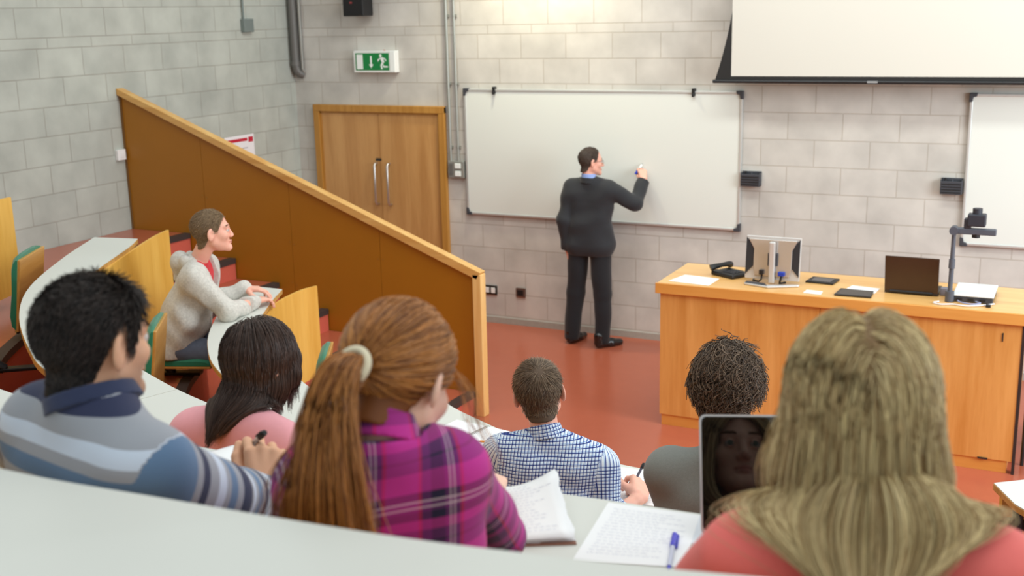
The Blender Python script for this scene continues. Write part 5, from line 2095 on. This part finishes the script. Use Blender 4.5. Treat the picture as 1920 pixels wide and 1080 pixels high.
for k in range(20):
    c = B.lerp(Cc, (k + .5) / 20)
    mb.tube([(c.x - .005, c.y, c.z), (c.x + .004, c.y + .001, c.z + .005), (c.x + .009, c.y + .002, c.z - .002)], .0013, 5)
obj('spiral_binding', mb, M_black, t)
t = thing('notebook', 'crimson notebook peeping out beside the grey hooded top', 'notebook', (5.99, -5.80, ZQ))
obj('cover', MB().prism([(5.955, -5.66), (6.13, -5.63), (6.13, -5.84), (5.965, -5.85)], ZQ, ZQ + .007), plain('crimson_cover', (176, 24, 64), .5), t)

t = thing('notebook', 'open notebook with curling white pages before the man in the striped jumper', 'notebook', (5.58, -7.8, ZC))
mb = MB()
o = Vector((5.47, -7.80, ZC + .004))
ux, uy = Vector((.93, -.36, 0)), Vector((.36, .93, 0))
N_ = 14
for i in range(N_ + 1):
    u = i / N_
    zc = .004 + .030 * math.sin(PI * min(1, u * 1.05)) ** 1.3
    for v in (0, 1):
        p = o + ux * (u * .225) + uy * (v * .19 - .06) + Vector((0, 0, zc))
        mb.v.append(tuple(p))
mb.f = [(2 * i, 2 * i + 2, 2 * i + 3, 2 * i + 1) for i in range(N_)]
pg = obj('curling_page', mb, M_paper, t, autos=60)
sm = pg.modifiers.new('thickness', 'SOLIDIFY')
sm.thickness = .0015
obj('page_block', MB().prism([tuple((o + ux * a + uy * b)[:2]) for a, b in ((0, -.065), (.235, -.065), (.235, .135), (0, .135))], ZC, ZC + .005), M_paper, t)
obj('cover', MB().prism([tuple((o + ux * a + uy * b)[:2]) for a, b in ((.20, -.07), (.245, -.07), (.245, .14), (.20, .14))], ZC - .0005, ZC + .003), plain('navy_cover', (44, 44, 78), .5), t)

rp = [(6.175, -7.635), (6.325, -7.60), (6.475, -7.83), (6.30, -7.93)]
t = thing('notepad', 'dog-eared stack of handwritten sheets before the red-haired woman', 'notepad', (6.33, -7.76, ZC))
A, B, Cc, D = [Vector((*p, 0)) for p in ((6.165, -7.68), (6.335, -7.60), (6.475, -7.815), (6.295, -7.915))]
r = random.Random(9)
for k in range(5):
    mb = MB()
    n = 9
    j = Vector((r.uniform(-.006, .006), r.uniform(-.006, .006), 0))
    for a in range(n):
        for b in range(n):
            u, v = a / (n - 1), b / (n - 1)
            p = A.lerp(B, u).lerp(D.lerp(Cc, u), v) + j
            if a == n - 1:
                p += (B - A).normalized() * r.uniform(-.004, .004)
            z = ZC + .003 + k * .0022 + .030 * max(0, u - .45) ** 2 * (1 - v) * (1 + .2 * k) * 2.4 + .003 * math.sin(u * 5 + k) * u
            mb.v.append((p.x, p.y, z))
    mb.f = [(a * n + b, (a + 1) * n + b, (a + 1) * n + b + 1, a * n + b + 1) for a in range(n - 1) for b in range(n - 1)]
    s_ = obj('page', mb, M_paper, t, autos=60)
    sm = s_.modifiers.new('thickness', 'SOLIDIFY')
    sm.thickness = .0008
    top = mb
mb = MB()
for k in range(17):
    v = .09 + k * .05
    u = .1
    while u < .62 + .3 * r.random():
        l = .02 + .04 * r.random()
        q = []
        for s_ in range(4):
            uu, vv = u + l * s_ / 3, v + (.008 if s_ % 2 else -.008) * r.random()
            p = A.lerp(B, uu).lerp(D.lerp(Cc, uu), vv)
            z = ZC + .003 + 4 * .0022 + .030 * max(0, uu - .45) ** 2 * (1 - vv) * 1.8 * 2.4 + .003 * math.sin(uu * 5 + 4) * uu + .0022
            q.append(Vector((p.x, p.y, z)))
        w_ = (D - A).normalized() * .0006
        for s_ in range(3):
            mb.add([tuple(q[s_] - w_), tuple(q[s_ + 1] - w_), tuple(q[s_ + 1] + w_), tuple(q[s_] + w_)], [(0, 1, 2, 3)])
        u += l + .02
obj('handwriting', mb, M_ink, t)
obj('backing_card', MB().prism([tuple(q[:2]) for q in (A.lerp(D, .08), B.lerp(Cc, .12), Cc + Vector((.006, -.006, 0)), D + Vector((-.004, -.008, 0)))], ZC, ZC + .0025), plain('backing_brown', (150, 104, 86), .7), t)

sheet('paper', [(6.465, -7.615), (6.66, -7.60), (6.70, -7.83), (6.50, -7.885)], ZC, 'handwritten ruled sheet beside the silver laptop, upper of two', 'paper', M_paper, (16, M_ink, 3, .012), th=.0016)
sheet('paper', [(6.475, -7.612), (6.69, -7.597), (6.70, -7.72), (6.49, -7.80)], ZC - .0003, 'handwritten sheet half under the upper page and the silver laptop', 'paper', plain('grey_paper', (222, 226, 232), .7), None, th=.0008)
pen_thing('pen', 'clear ballpoint with blue cap lying on the handwritten sheet', (6.682, -7.862, ZC + .008), (6.645, -7.715, ZC + .008), .0048, plain('pen_clear', (196, 200, 220), .2), plain('cap_blue', (46, 44, 196), .35), .38, m_tip=plain('cap_blue', (46, 44, 196), .35))

# silver laptop in front of the fair-haired woman
lx, ln = Vector((.93, .37, 0)).normalized(), Vector((.37, -.93, 0)).normalized()
ol = Vector((6.70, -7.72, ZC))
t = thing('laptop', 'silver laptop with dark glossy screen in front of the fair-haired woman', 'laptop', tuple(ol), math.atan2(lx.y, lx.x), local=True)
M_al = plain('laptop_silver', (206, 208, 208), .3, .6, var=.01)
obj('base', MB().box(0, .325, -.225, 0, .003, .016), M_al, t, bevel=.005)
obj('keyboard', MB().box(.03, .295, -.11, -.02, .0155, .0175), M_black, t)
obj('trackpad', MB().box(.11, .215, -.21, -.13, .0155, .0168), M_alu, t)
for fx_ in (.02, .29):
    for fy_ in (-.21, -.015):
        obj('rubber_foot', MB().box(fx_, fx_ + .015, fy_, fy_ + .01, 0, .0035), M_black, t)
lt = Matrix.Translation((0, .004, .012)) @ Matrix.Rotation(math.radians(-24), 4, 'X')


def rr(x0, x1, z0, z1, r, n=6):
    out = []
    for cx, cz, a0 in ((x1 - r, z1 - r, 0), (x0 + r, z1 - r, 90), (x0 + r, z0 + r, 180), (x1 - r, z0 + r, 270)):
        out += [(cx + r * math.cos(math.radians(a0 + 90 * k / n)), cz + r * math.sin(math.radians(a0 + 90 * k / n))) for k in range(n + 1)]
    return out


tl = lambda x, y, h: tuple(lt @ Vector((x, h, y)))
obj('lid', MB().prism(rr(0, .325, .004, .237, .012), -.001, .006, tl), M_al, t)
mg = plain('screen_glass', (8, 8, 9), .03, var=0, spec=.62)
obj('screen', MB().prism(rr(.004, .321, .012, .233, .010), -.0018, -.0008, tl), mg, t)
obj('hinge', MB().tube([(.03, .004, .010), (.295, .004, .010)], .006, 10), M_dgrey, t, autos=40)
